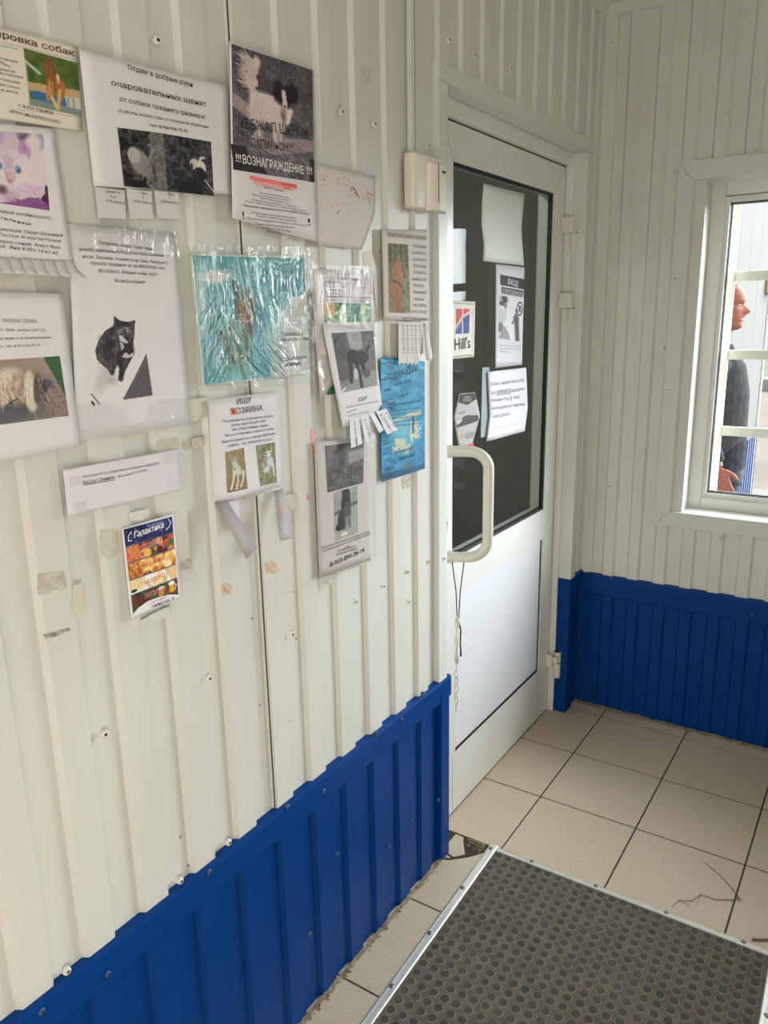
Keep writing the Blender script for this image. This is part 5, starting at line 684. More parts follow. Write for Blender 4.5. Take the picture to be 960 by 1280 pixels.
        p.poly([(.25, .8), (1, .7), (1, 1), (.1, 1)], (158, 156, 154), .8); d = (44, 42, 42)
        p.ell(.42, .42, .14, .12, d, -10).ell(.62, .46, .2, .12, (52, 50, 50), -5).line([(.34, .42), (.34, .66), (.3, .84)], .045, d).line([(.48, .5), (.54, .74), (.56, .96)], .035, d).line([(.64, .52), (.66, .7)], .04, d).line([(.74, .44), (.80, .3), (.86, .27)], .035, (60, 58, 58)).ell(.72, .74, .1, .08, (92, 90, 90)).ell(.45, .72, .06, .1, (200, 198, 196)).ell(.08, .14, .03, .03, (40, 38, 40)).line([(.1, .12), (.18, .06)], .02, (50, 48, 48)); p.line([(.02, .98), (.12, .93)], .02, (236, 234, 234)); p.noise(9, 50)
    elif kind == 'greygrass':
        p.grad((96, 93, 92), (84, 81, 80)); p.noise(22, 6); p.poly([(.6, .22), (1, .16), (1, .4), (.62, .5)], (168, 164, 162), .8).poly([(.3, 0), (.55, 0), (.5, .5), (.34, .5)], (70, 68, 68), .8).poly([(.05, .0), (.3, 0), (.12, .6), (.03, .6)], (122, 118, 116), .6); p.hairs(220, .5, .72, .5, .28, 270, 50, .09, .007, [(134, 130, 128), (50, 48, 48), (156, 152, 150), (72, 70, 70)], .8); p.noise(12, 40)
    elif kind == 'sitdog':
        p.grad((166, 162, 160), (150, 146, 144)); p.poly([(0, .42), (1, .30), (1, .36), (0, .48)], (96, 92, 92)).poly([(0, .5), (1, .4), (1, 1), (0, 1)], (172, 168, 166)); p.noise(8, 12); d = (40, 38, 40)
        p.ell(.52, .13, .17, .13, d).ell(.5, .30, .2, .2, d).ell(.36, .62, .22, .2, (52, 50, 52), 20).ell(.55, .5, .16, .24, (88, 84, 84)).line([(.54, .6), (.5, .84)], .05, (150, 146, 144)).line([(.64, .56), (.66, .8)], .05, (120, 116, 116)).ell(.2, .74, .14, .08, d).ell(.42, .92, .14, .04, (222, 218, 216)).ell(.62, .16, .06, .05, (70, 66, 66)).line([(.4, .02), (.42, .12)], .05, d); p.noise(8, 40)
    elif kind == 'reddog':
        p.grad((106, 110, 70), (126, 126, 88)); p.noise(24, 8, 16).noise(24, 30, 70)
        for x in (.1, .3, .62, .84): p.line([(x, 0), (x + .03, .3)], .05, (84, 70, 50), .8)
        p.hairs(140, .5, .5, .5, .5, 80, 50, .12, .012, [(160, 156, 106), (70, 76, 44), (190, 180, 130)]); c = (168, 108, 74)
        p.ell(.44, .36, .22, .1, c).poly([(.34, .3), (.36, .16), (.5, .28)], c).poly([(.5, .3), (.62, .24), (.62, .34)], (190, 140, 96)).ell(.62, .44, .16, .05, (186, 128, 92), 25).ell(.74, .47, .04, .02, (50, 36, 34)).ell(.56, .385, .03, .012, (40, 30, 30))
        p.ell(.36, .62, .26, .18, c).ell(.4, .86, .24, .2, (156, 100, 70)).line([(.2, .53), (.5, .56), (.62, .62)], .03, (60, 40, 36)).line([(.6, .6), (.74, .72)], .014, (50, 40, 36)); p.line([(.44, .86), (.42, 1)], .03, (110, 66, 46)); p.hairs(120, .4, .6, .25, .32, 85, 20, .08, .012, [(186, 124, 86), (140, 86, 58), (200, 146, 104)], .6)
    elif kind == 'blueposter':
        p.grad((70, 158, 200), (44, 130, 176)); p.noise(20, 8, 20).noise(12, 40, 90)
        r = np.random.RandomState(4)
        for k in range(70):
            y = r.rand(); x = r.rand() * .22; p.line([(x, y), (x + .12, y - .003)], .012, [(16, 60, 100), (30, 84, 126)][k % 2], .8)
        for k in range(36):
            y = r.rand(); x = .8 + r.rand() * .2; p.line([(x, y), (x + .1, y)], .012, [(40, 96, 140), (52, 120, 160)][k % 2], .7)
        p.grad
        p.ell(.5, .62, .34, .2, (100, 180, 206), 0, .8, .6)
        cr = (206, 204, 178)
        for pts in ([(.66, .52), (.82, .56), (.74, .62), (.84, .70), (.72, .68), (.7, .74), (.64, .66)], [(.3, .66), (.56, .68), (.5, .74), (.34, .76)], [(.58, .46), (.92, .44), (.9, .49), (.6, .5)], [(.28, .5), (.6, .47), (.6, .49), (.3, .52)]): p.poly(pts, cr, .9)
        p.hairs(46, .45, .74, .2, .02, 80, 50, .12, .012, [cr, (170, 180, 160)], .9); p.hairs(26, .76, .62, .06, .08, 40, 90, .12, .012, [cr], .9)
        for k in range(7): p.line([(.3, .52 + k * .02), (.6, .505 + k * .02)], .005, (190, 214, 206), .8)
        p.line([(.72, .5), (.72, .64)], .02, (30, 70, 100)); p.poly([(0, .93), (1, .95), (1, 1), (0, 1)], (22, 66, 100), .7); p.poly([(.5, .9), (.7, .89), (.7, .95), (.5, .96)], (110, 110, 90), .6); p.line([(0, .0), (1, 0)], .02, (20, 66, 106)); p.poly([(.62, .76), (.78, .74), (.78, .95), (.62, .97)], (26, 100, 140), .35)
    elif kind == 'maskface':
        p.grad((236, 235, 238), (236, 235, 238))
        p.ell(.0, .10, .34, .14, (176, 172, 174), 0, .6).ell(.14, .17, .12, .05, (70, 66, 68)).ell(.22, .06, .12, .08, (60, 56, 58), 20).ell(.26, .22, .06, .06, (120, 116, 118)); p.poly([(.0, .30), (.28, .27), (.32, .36), (.3, .58), (.1, .62), (0, .6)], (208, 207, 212)).line([(.06, .4), (.3, .42)], .006, (170, 168, 172)).line([(.06, .5), (.3, .5)], .006, (170, 168, 172)).ell(.08, .72, .12, .12, (120, 116, 118), 0, .6).poly([(.22, .66), (.42, .82), (.5, .98), (0, .98), (.06, .9)], (160, 158, 160)).poly([(.3, .66), (.36, .68), (.32, .76)], (206, 204, 208))
        p.line([(.66, .5), (.70, .34), (.68, .26)], .03, (92, 88, 92)).ell(.7, .48, .12, .1, (104, 100, 104)).line([(.72, .5), (.8, .96)], .09, (84, 82, 84)).line([(.6, .54), (.56, .6)], .03, (96, 92, 94)).ell(.84, .24, .13, .17, (60, 58, 72), 0, .0).ell(.84, .24, .095, .13, (232, 231, 236), 0, .0).ell(.84, .24, .04, .08, (70, 66, 78), 20).line([(.76, .14), (.92, .34)], .016, (60, 58, 72)); p.noise(6, 40)
    return np.clip(p.a, 0, 255)
def srgb_lin(a):
    a = a / 255.; return np.where(a <= .04045, a / 12.92, ((a + .055) / 1.055) ** 2.4)

PAPERMATS = {}
def papermat(c, rough=.6):
    k = tuple(c)
    if k not in PAPERMATS:
        PAPERMATS[k] = mat('paper_%d' % len(PAPERMATS), c, rough, spec=.3, noise=.35, nscale=7, col2=tuple(int(x * .985) for x in c))
    return PAPERMATS[k]
def inked(name, vs, fs, cols, parent, percorner=False):
    me = bpy.data.meshes.new(name); me.from_pydata(vs, [], fs); me.materials.append(PRINT)
    at = me.attributes.new('ink', 'FLOAT_COLOR', 'POINT'); at.data.foreach_set('color', np.asarray(cols, np.float32).ravel())
    me.update(); o = bpy.data.objects.new(name, me); COL.objects.link(o); o.parent = parent; return o
def poster(d):
    C = [Vector((0, y, z)) for y, z in d['corners']]; ys = [c.y for c in C]; zs = [c.z for c in C]
    y0, y1, z0, z1 = min(ys), max(ys), min(zs), max(zs); X0 = (.012 if d['plane'] == 'w' else -.066) + d['base']; B = d['bulge']; ph = (y0 * 7.3 + z0 * 5.1)
    org = Vector((X0, (y0 + y1) / 2, (z0 + z1) / 2))
    def sx(y, z):
        u = (y - y0) / (y1 - y0); v = (z - z0) / (z1 - z0)
        e = np.clip(u, 0, 1); f = np.clip(v, 0, 1)
        return B * (.55 * np.sin(np.pi * e) * np.sin(np.pi * f * .9 + .2) + .3 * (1 + np.sin(9 * e + ph)) * .5 + .35 * (1 - f) ** 3 * (.5 + .5 * np.sin(5 * e + ph)))
    # paper
    pts2 = [Vector((c.y, c.z, 0)) for c in C]
    if len(C) == 4:
        nx, nz = 14, 16; vs = []; fs = []
        for j in range(nz + 1):
            for i in range(nx + 1):
                u, v = i / nx, j / nz; p = (C[0] * (1 - u) + C[1] * u) * (1 - v) + (C[3] * (1 - u) + C[2] * u) * v
                vs.append((X0 + sx(p.y, p.z) - org.x, p.y - org.y, p.z - org.z))
        for j in range(nz):
            for i in range(nx): a = j * (nx + 1) + i; fs.append((a, a + nx + 1, a + nx + 2, a + 1))
    else:
        n = 6; P = []
        for i in range(len(C)):
            for k in range(n): P.append(C[i].lerp(C[(i + 1) % len(C)], k / n))
        cen = sum(P, Vector()) / len(P); vs = []; fs = []; m = len(P); RG = 6
        for r_ in range(1, RG + 1):
            for p in P:
                q = cen.lerp(p, r_ / RG); vs.append((X0 + sx(q.y, q.z) - org.x, q.y - org.y, q.z - org.z))
        vs.append((X0 + sx(cen.y, cen.z) - org.x, cen.y - org.y, cen.z - org.z))
        for i in range(m): fs.append((len(vs) - 1, (i + 1) % m, i))
        for r_ in range(RG - 1):
            for i in range(m): fs.append((r_ * m + i, r_ * m + (i + 1) % m, (r_ + 1) * m + (i + 1) % m, (r_ + 1) * m + i))
    me = bpy.data.meshes.new(d['name']); me.from_pydata(vs, [], fs); me.materials.append(papermat(d['paper'])); me.polygons.foreach_set('use_smooth', [True] * len(fs)); me.update()
    root = bpy.data.objects.new(d['name'], me); COL.objects.link(root); root.location = org; tag(root, d['label'], d['cat'], 'papers and stickers on the door glass' if d['plane'] == 'd' else 'flyers and notices taped to the left wall')
    root.modifiers.new('thickness', 'SOLIDIFY').thickness = .0003; root.modifiers['thickness'].offset = 0
    for nm, cor, kind, nx, ny, kk in d['photos']:
        img = srgb_lin(paint(kind, nx, ny)); T = [Vector((0, *c)) for c in cor]
        U, V = np.meshgrid(np.linspace(0, 1, nx), np.linspace(0, 1, ny)); U = U * kk / ((1 - U) + U * kk); cy = [t.y for t in T]; cz = [t.z for t in T]
        Yy = (cy[0] * (1 - U) + cy[1] * U) * (1 - V) + (cy[3] * (1 - U) + cy[2] * U) * V; Zz = (cz[0] * (1 - U) + cz[1] * U) * (1 - V) + (cz[3] * (1 - U) + cz[2] * U) * V
        Xx = X0 + sx(Yy, Zz) + .0006
        P = np.stack([Xx - org.x, Yy - org.y, Zz - org.z], -1).reshape(-1, 3)
        idx = np.arange(nx * ny).reshape(ny, nx); F_ = np.stack([idx[:-1, :-1], idx[1:, :-1], idx[1:, 1:], idx[:-1, 1:]], -1).reshape(-1, 4)
        col = np.concatenate([img.reshape(-1, 3), np.ones((nx * ny, 1))], 1)
        inked(nm, P.tolist(), F_.tolist(), col, root)
    def texts(items, fx, nm, parent, lift=.0012):
        bins = []
        for k, it in enumerate(items):
            b = 0; eps = lift + k * .00001
            if it[0] == 't':
                _, st, p0, p1, h, c, bold, sl = it; v, f = glyphs(st, bold, d.get('serif', False))
                if not len(v): continue
                xa, xb = v[:, 0].min(), v[:, 0].max(); dd = Vector((p1[0] - p0[0], p1[1] - p0[1])); L_ = dd.length; dd.normalize(); up = Vector((-dd.y, dd.x))
                s = (v[:, 0] - xa) / (xb - xa) * L_; tt = v[:, 1] / cap() * h; s = s + sl * tt
                yy = p0[0] + dd.x * s + up.x * tt; zz = p0[1] + dd.y * s + up.y * tt
            else:
                if it[0] == 'g': polys = [[Vector((*p, 0)) for p in it[1]]]; c = it[2]
                else:
                    c = it[3]; polys = []; wd = it[2] / 2
                    for (a, e) in zip(it[1][:-1], it[1][1:]):
                        a, e = Vector((*a, 0)), Vector((*e, 0)); t_ = (e - a).normalized(); n_ = Vector((-t_.y, t_.x, 0)) * wd; t_ = t_ * wd * .4
                        polys.append([a - t_ - n_, e + t_ - n_, e + t_ + n_, a - t_ + n_])
                v2 = []; f = []
                for P_ in polys:
                    o_ = len(v2); v2 += P_; f += [tuple(i + o_ for i in t) for t in tessellate_polygon([P_])]
                yy = np.array([p.x for p in v2]); zz = np.array([p.y for p in v2])
            xx = fx(yy, zz) + eps
            bx = [yy.min(), yy.max(), zz.min(), zz.max()]; item = (np.stack([xx - org.x, yy - org.y, zz - org.z], -1).tolist(), f, [(*lin(c), 1)] * len(yy))
            near = lambda a, e: a[0] - .015 < e[1] and a[1] + .015 > e[0] and a[2] - .015 < e[3] and a[3] + .015 > e[2]
            hit = [g_ for g_ in bins if any(near(bx, e) for e in g_[0])]
            new = [[bx], [item]]
            for g_ in hit: new = [g_[0] + new[0], g_[1] + new[1]]; bins.remove(g_)
            bins.append(new)
        for _, its in bins:
            vs, fs, cs = [], [], []
            for a_, f_, c_ in its: b = len(vs); vs += a_; fs += [tuple(i + b for i in q) for q in f_]; cs += c_
            inked(nm, vs, fs, cs, parent)
    texts(d['items'], lambda y, z: X0 + sx(y, z), 'lettering', root)
    for nm, pts, col, mt, tx, lb in d['parts']:
        dx = (X0 - .012) if d['plane'] == 'w' else 0
        V_ = [Vector((x + dx if mt != 'film' else x, y, z)) for x, y, z in pts]; n = len(V_)
        if n == 6: fs = [(0, 1, 2, 5), (5, 2, 3, 4)]
        elif n == 5: fs = [(0, 1, 2, 4), (4, 2, 3)]
        else: fs = [tuple(range(n))]
        me = bpy.data.meshes.new(nm); me.from_pydata([tuple(v - org) for v in V_], [], fs); me.materials.append((FILM if d['plane'] == 'w' else SLEEVE) if mt == 'film' else papermat(col or d['paper'])); me.update()
        o = bpy.data.objects.new(nm, me); COL.objects.link(o); o.parent = root
        if lb: o['label'] = lb
        if n >= 5: me.polygons.foreach_set('use_smooth', [True] * len(fs))
        if mt != 'film':
            sd = o.modifiers.new('subd', 'SUBSURF'); sd.subdivision_type = 'SIMPLE'; sd.levels = sd.render_levels = 1; so = o.modifiers.new('thickness', 'SOLIDIFY'); so.thickness = .0003; so.offset = 0
        if tx:
            mx = sum((v.x for v in V_), 0) / n
            A = np.array([[v.y, v.z, 1] for v in V_]); sol = np.linalg.lstsq(A, np.array([v.x for v in V_]), rcond=None)[0]
            texts(tx, lambda y, z: sol[0] * y + sol[1] * z + sol[2], 'lettering', o, .0016)
    return root
for d in POSTERS: poster(d)

# clear plastic pockets with wrinkles
def pocket(name, label, pts, x, m):
    P = [Vector((x, y, z)) for y, z in pts]; org = sum(P, Vector()) / len(P); nx, nz = 18, 26; r = random.Random(len(label)); vs = []; fs = []
    for j in range(nz + 1):
        for i in range(nx + 1):
            u, v = i / nx, j / nz; p = (P[0] * (1 - u) + P[1] * u) * (1 - v) + (P[3] * (1 - u) + P[2] * u) * v
            p.x += .0016 * math.sin(u * 17 + v * 5) * math.sin(v * 9 + u * 3) + r.uniform(-.0006, .0006) + .0016; vs.append(tuple(p - org))
    for j in range(nz):
        for i in range(nx): a = j * (nx + 1) + i; fs.append((a, a + nx + 1, a + nx + 2, a + 1))
    me = bpy.data.meshes.new(name); me.from_pydata(vs, [], fs); me.materials.append(m); me.polygons.foreach_set('use_smooth', [True] * len(fs)); me.update()
    o = bpy.data.objects.new(name, me); COL.objects.link(o); o.location = org; tag(o, label, 'plastic pocket', 'clear plastic pockets on the left wall')
    mb = MB(); e = [Vector(vs[i * (nx + 1)]) for i in range(nz + 1)]; mb.tube([q + Vector((.0006, 0, 0)) for q in e], .0008, 5); e = [Vector(vs[i * (nx + 1) + nx]) for i in range(nz + 1)]; mb.tube([q + Vector((.0006, 0, 0)) for q in e], .0008, 5)
    e = [Vector(vs[nz * (nx + 1) + i]) for i in range(nx + 1)]; mb.tube([q + Vector((.0006, 0, 0)) for q in e], .0008, 5)
    mb.build('welded_edge', FILM, o); return o
pocket('plastic_pocket', 'shiny wrinkled clear pocket holding the teal dog flyer', [(-1.9160,1.6180), (-1.6140,1.6290), (-1.6250,1.3860), (-1.9180,1.3950)], .0235, FILM)
pocket('plastic_pocket', 'tall wrinkled clear pocket with grey photo sheets, between teal and blue flyers', [(-1.6210,1.5980), (-1.4030,1.6040), (-1.4280,0.9890), (-1.6360,0.9780)], .0225, FILM)

TAPEM = {}
for nm, lb, pts, c, mt in SCRAPS:
    m = TAPEM.get(c)
    if m is None:
        if mt == 'dotted_tape':
            m = bpy.data.materials.new('dotted_tape'); m.use_nodes = True; nt = m.node_tree; tc = nt.nodes.new('ShaderNodeTexCoord'); ck = nt.nodes.new('ShaderNodeTexChecker'); ck.inputs['Scale'].default_value = 260
            ck.inputs[1].default_value = (*lin((206, 84, 92)), 1); ck.inputs[2].default_value = (*lin((230, 224, 222)), 1); nt.links.new(tc.outputs['Object'], ck.inputs[0]); nt.links.new(ck.outputs[0], nt.nodes['Principled BSDF'].inputs['Base Color'])
        else: m = mat('tape_%d' % len(TAPEM), c, .45, noise=.22, nscale=90, col2=(206, 203, 190), bump=.3, bscale=150)
        TAPEM[c] = m
    r = random.Random(lb); mb = MB(); n = len(pts); P = []
    for i in range(n):
        a, b = Vector(pts[i]), Vector(pts[(i + 1) % n])
        for k in range(5): P.append(a.lerp(b, k / 5) + Vector((r.uniform(-1, 1), r.uniform(-1, 1))) * .0011)
    cy = sum(p.x for p in P) / len(P); cz = sum(p.y for p in P) / len(P)
    mb.prism([(0, p.x - cy, p.y - cz) for p in P], (.0006, 0, 0)); o = mb.build(nm, m); o.location = (.0094, cy, cz); tag(o, lb, 'tape', 'old tape and paper scraps on the left wall')

# ---------------------------------------------------------------- alarm box and cable duct
bx = empty('alarm_box', (0.009, -1.207, 1.785)); tag(bx, 'small warm white alarm box with a rounded cover, left of the door top', 'alarm box')
mb = MB(); mb.prism([(0, -.066, -.056), (.022, -.066, -.056), (.030, -.058, -.056), (.030, .058, -.056), (.022, .064, -.056), (0, .064, -.056)], (0, 0, .112)); mb.build('housing', BOXM, bx, bevel=.006, seg=3)
mb = MB(); mb.prism([(.026, -.02, -.058), (.040, -.012, -.058), (.048, .012, -.058), (.046, .044, -.058), (.034, .064, -.058), (.026, .064, -.058)], (0, 0, .098)); mb.build('cover', BOXM, bx, bevel=.007, seg=3)
mb = MB(); mb.box(.046, .0485, .022, .036, .022, .027); mb.build('sensor_slot', SCREWD, bx)
mb = MB(); mb.box(.04, .0478, .006, .0075, -.04, .04); mb.build('seam', mat('joint_grey'), bx)
dk = MB(); dk.prism([(.0085, -1.252, 1.845), (.0085, -1.252 + .014, 1.845), (.0195, -1.252 + .013, 1.845), (.0195, -1.252 + .001, 1.845)], (0, 0, ZC - .03 - 1.845))
o = tag(dk.build('cable_duct', TRIMW), 'thin white cable duct running from the alarm box up the wall', 'cable duct')
mb = MB(); mb.box(.018, .0202, -1.2385, -1.2378, 1.85, ZC - .03); mb.build('lid_edge', mat('joint_grey'), o)

# ---------------------------------------------------------------- cord and chain on the handle
cr = empty('door_cord', (-.02, -.951, .80)); tag(cr, 'thin black cord loop with a milky plastic chain hanging from the door handle', 'cord'); ro = Vector(cr.location)
mb = MB(); hx, hy = -.022, -.9525
loop = [Vector((hx, hy - .004, .66)), Vector((hx - .001, hy - .010, .75)), Vector((hx - .012, hy - .013, .835)), Vector((hx - .010, hy - .004, .868)), Vector((hx, hy + .003, .870)), Vector((hx + .012, hy + .008, .862)), Vector((hx + .013, hy + .010, .835)), Vector((hx + .004, hy + .006, .75)), Vector((hx + .002, hy, .66))]
mb.tube([p - ro for p in loop], .0016, 8); mb.tube([Vector((hx, hy, .664)) - ro, Vector((hx + .003, hy + .012, .63)) - ro, Vector((hx + .003, hy + .010, .59)) - ro, Vector((hx + .002, hy + .016, .545)) - ro], [.0035, .0022, .002, .0028], 7)
mb.build('black_cord', CORD, cr, smooth=True)
mb = MB(); z = .655; k = 0; r = random.Random(2)
while z > .372:
    a = R(90 * (k % 2) + r.uniform(-25, 25)); ln = .017 if z > .52 else .013; c = Vector((hx + r.uniform(-.001, .001), hy - .006 + r.uniform(-.002, .002), z)) - ro
    pts = [c + Vector((math.cos(a) * .0055 * math.cos(t), math.sin(a) * .0055 * math.cos(t), ln * math.sin(t))) for t in [2 * math.pi * i / 14 for i in range(14)]]
    mb.tube(pts, .0021, 6, closed=True); z -= ln * 1.62; k += 1
mb.build('plastic_chain', CHAIN, cr, smooth=True)
mb = MB(); mb.tube([Vector((hx + .0, hy - .008, .665)) - ro, Vector((hx + .001, hy - .009, .60)) - ro, Vector((hx, hy - .009, .53)) - ro], [.004, .0045, .0035], 8); mb.build('pale_ribbon', CHAIN, cr, smooth=True)

# ---------------------------------------------------------------- studded mat in its metal frame
mt = empty('entrance_mat', (.108, -.992, 0)); tag(mt, 'dark studded rubber mat in a riveted metal frame on the beige tiles', 'doormat')
ex = Vector((1, .004, 0)); ey = Vector((.026, -1, 0)); MW, ML = .772, 1.35; RW = .027
def mp(u, v, z): q = ex * u + ey * v; return (q.x, q.y, z)
for u0, u1, v0, v1, lng in ((0, RW, 0, ML, 'v'), (MW - RW, MW, 0, ML, 'v'), (RW, MW - RW, 0, RW * .8, 'u'), (RW, MW - RW, ML - RW, ML, 'u')):
    mb = MB(); wv = (u1 - u0) if lng == 'v' else (v1 - v0); prof = [(0, .0), (.0015, .003), (wv * .3, .0062), (wv * .34, .005), (wv * .55, .0052), (wv * .6, .0066), (wv * .92, .007), (wv, .0055), (wv, .0)]
    flip = (u0 > .3 or v0 > .3)
    if lng == 'v': a = [mp(u0 + (wv - d if flip else d), v0, z) for d, z in prof]; off = ey * (v1 - v0)
    else: a = [mp(u0, v0 + (wv - d if flip else d), z) for d, z in prof]; off = ex * (u1 - u0)
    mb.prism(a, off); rail = mb.build('frame_rail', ALU, mt)
    n = 8 if lng == 'v' else 4
    for k in range(n):
        t = .02 + k * .1845 if lng == 'v' else .318 - .0 + (k - 1) * .1835 - RW
        if t < .01: continue
        c = Vector(mp(u0 + wv * .46, v0 + t, .005)) if lng == 'v' else Vector(mp(u0 + t, v0 + wv * .46, .005))
        if (lng == 'v' and t > ML - .02) or (lng == 'u' and t > MW - 2 * RW): continue
        mb = MB(); mb.tube([c, c + Vector((0, 0, .002)), c + Vector((0, 0, .0032))], [.0062, .0062, .004], 12); mb.build('rivet', STEEL, rail)
mb = MB(); mb.add([mp(RW * .9, RW * .7, .0028), mp(MW - RW * .9, RW * .7, .0028), mp(MW - RW * .9, ML - RW * .9, .0028), mp(RW * .9, ML - RW * .9, .0028)], [(0, 1, 2, 3)])
pt = .0296; r = random.Random(9)
v = RW + .006
while v < ML - RW - .012:
    u = RW + .016
    while u < MW - RW - .01:
        c = Vector(mp(u + r.uniform(-.0006, .0006), v + r.uniform(-.0006, .0006), 0)); n = 14; q = .0104
        ringp = lambda rr, z: [(c.x + rr * math.cos(2 * math.pi * k / n), c.y + rr * math.sin(2 * math.pi * k / n), z) for k in range(n)]
        vs = ringp(q + .0020, .0029) + ringp(q + .0004, .0034) + ringp(q, .0041)
        mb.cur = 1; mb.add(vs[:2 * n], [(k, (k + 1) % n, n + (k + 1) % n, n + k) for k in range(n)])
        mb.add(vs[n:], [(k, (k + 1) % n, n + (k + 1) % n, n + k) for k in range(n)])
        mb.cur = 2; mb.add(vs[2 * n:], [tuple(range(n))]); u += pt
    v += pt
mb.build('rubber_mat', [RUBM, RIM, STUD], mt)

# dry stalk and little twig on the tiles
STRAW = mat('dry_straw', (112, 92, 66), .8)
def stalk(name, label, lines, z=.0018):
    c = Vector((*lines[0][0][0], 0)); mb = MB()
    for pts, rad in lines: mb.tube([Vector((x, y, z + .001 * (i % 2))) - c for i, (x, y) in enumerate(pts)], [rad * (1 - .5 * i / len(pts)) for i in range(len(pts))], 6)
    o = mb.build(name, STRAW); o.location = c; tag(o, label, 'dry stalk'); return o
stalk('dry_stalk', 'thin branching dry stalk lying on a beige tile beside the mat', [([(0.7600,-0.8420), (0.7470,-0.8550), (0.7100,-0.8780), (0.6700,-0.8810), (0.6560,-0.9170), (0.6260,-0.9340), (0.6170,-0.9650)], .0013), ([(0.7600,-0.8420), (0.7360,-0.8140), (0.7010,-0.7770), (0.6520,-0.7460)], .0013), ([(0.7600,-0.8420), (0.7510,-0.8340), (0.7510,-0.8200)], .0008), ([(0.7560,-0.8540), (0.7640,-0.8530), (0.7650,-0.8380)], .0008), ([(0.6260,-0.9340), (0.6440,-0.9350), (0.6580,-0.9460)], .0007), ([(0.6700,-0.8810), (0.6700,-0.9180), (0.6690,-0.9390)], .0005)])
stalk('wood_sliver', 'short brown wood sliver on the tiles at the right edge of the photo', [([(0.8090,-0.9740), (0.8290,-0.9660), (0.8390,-0.9550), (0.8530,-0.9550)], .0028), ([(0.8260,-0.9690), (0.8490,-0.9520)], .0022)], .003)
r = random.Random(12); mb = MB()
for k in range(120):
    x, y = r.uniform(.02, 1.1), r.uniform(-.95, -.05); q = r.uniform(.0004, .0016)
    mb.ell((x, y, .0004), (q, q * r.uniform(.6, 1.5), .0005), 6, 3)
for k in range(26):
    x, y = r.uniform(.0, .1), r.uniform(-1.8, -1.1); q = r.uniform(.0004, .0012); mb.ell((x, y, .0004), (q, q, .0005), 6, 3)
tag(mb.build('floor_grit', mat('dark_grit', (64, 54, 46), .9)), 'fine dark grit scattered over the beige floor tiles', 'grit', kind='stuff')

# ---------------------------------------------------------------- outside
GZ = -.15
mb = MB()
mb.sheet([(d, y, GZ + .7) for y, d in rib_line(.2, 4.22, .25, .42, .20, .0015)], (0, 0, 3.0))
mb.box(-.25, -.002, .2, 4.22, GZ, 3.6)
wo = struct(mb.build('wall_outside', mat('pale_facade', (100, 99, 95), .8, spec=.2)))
mb = MB(); mb.sheet([(.006 + d, y, GZ) for y, d in rib_line(.2, 4.22, .25, .11, .05, .012)], (0, 0, .70)); mb.box(0, .026, .2, 4.225, .535, .575)
mb.build('blue_plinth', mat('faded_blue_steel', (58, 76, 124), .6), wo)
mb = MB(); mb.box(-.02, .012, 4.19, 4.25, GZ, 3.6); mb.build('corner_flashing', TRIMW, wo)
def plane(name, x0, x1, y0, y1, z, m):
    mb = MB(); mb.box(x0, x1, y0, y1, z - .1, z); return struct(mb.build(name, m))
plane('ground', -30, 30, .2, 60, GZ, mat('dusty_ground', (118, 102, 92), .95, noise=.2, nscale=.9, col2=(102, 90, 80), bump=.2, bscale=4))
plane('paving', -1.2, 3.5, .2, 5.1, GZ + .02, mat('pale_concrete', (126, 118, 109), .9, noise=.2, nscale=3, col2=(112, 105, 97)))
plane('lawn', -30, 30, 17.4, 40, GZ + .01, mat('dry_lawn', (92, 104, 76), .95, noise=.2, nscale=2, col2=(78, 90, 64)))
mb = MB()
for k in range(22): mb.box(-14 + k * 1.2, -12.84 + k * 1.2, 15.4, 16.0, GZ - .05, GZ + .24)
tag(mb.build('kerb', mat('white_kerb', (170, 168, 162), .8)), 'white painted kerb far outside beyond the window', 'kerb')
rf = empty('rail_fence', (-3, 23.5, GZ)); tag(rf, 'low white rail fence far outside behind the kerb', 'fence')
mb = MB(); mb.box(-12, 14, -.03, .03, .42, .54); mb.build('rail', TRIMW, rf)
for k in range(13): mb = MB(); mb.box(-12 + k * 2, -11.92 + k * 2, -.04, .04, 0, .6); mb.build('post', TRIMW, rf)
LEAF = mat('hazy_green_leaf', (98, 110, 84), .8, noise=.25, nscale=8, col2=(82, 95, 72)); BARK = mat('bark', (96, 80, 64), .9)
def bush(x, y, rx_, rz_, label, seed, kind='shrub'):
    r = random.Random(seed); root = empty(kind, (x, y, GZ)); tag(root, label, kind, 'shrubs beyond the fence'); mb = MB()
    for k in range(900):
        v = Vector((r.gauss(0, 1), r.gauss(0, 1), r.gauss(0, 1))).normalized() * (r.random() ** .35); c = Vector((v.x * rx_, v.y * rx_ * .7, rz_ * (1.02 + v.z))); s = .1 + .1 * r.random()
        a = Vector((r.uniform(-1, 1), r.uniform(-1, 1), r.uniform(-1, 1))).normalized(); b = a.orthogonal().normalized()
        mb.add([c - a * s, c + b * s * .5, c + a * s, c - b * s * .5], [(0, 1, 2, 3)])
    mb.build('foliage', LEAF, root); mb = MB()
    for k in range(4): mb.tube([(0, 0, 0), (r.uniform(-.3, .3), r.uniform(-.2, .2), rz_ * .7), (r.uniform(-.8, .8) * rx_, r.uniform(-.4, .4), rz_ * 1.3)], [.06, .05, .02], 7)
    mb.build('stem', BARK, root)
bush(-7.4, 30, 2.6, 1.9, 'broad hazy green shrub beyond the rail fence, nearest the white outside wall', 1); bush(-1.2, 33, 2.4, 2.3, 'taller hazy green shrub beyond the rail fence, second from the outside wall', 2); bush(4.6, 30, 2.6, 1.8, 'low hazy green shrub beyond the rail fence, farthest from the outside wall', 3)
ub = empty('utility_box', (.0, 4.10, 1.70)); tag(ub, 'yellow utility box fixed at the end of the white outside wall', 'utility box')
YEL = mat('faded_yellow', (232, 206, 122), .5)
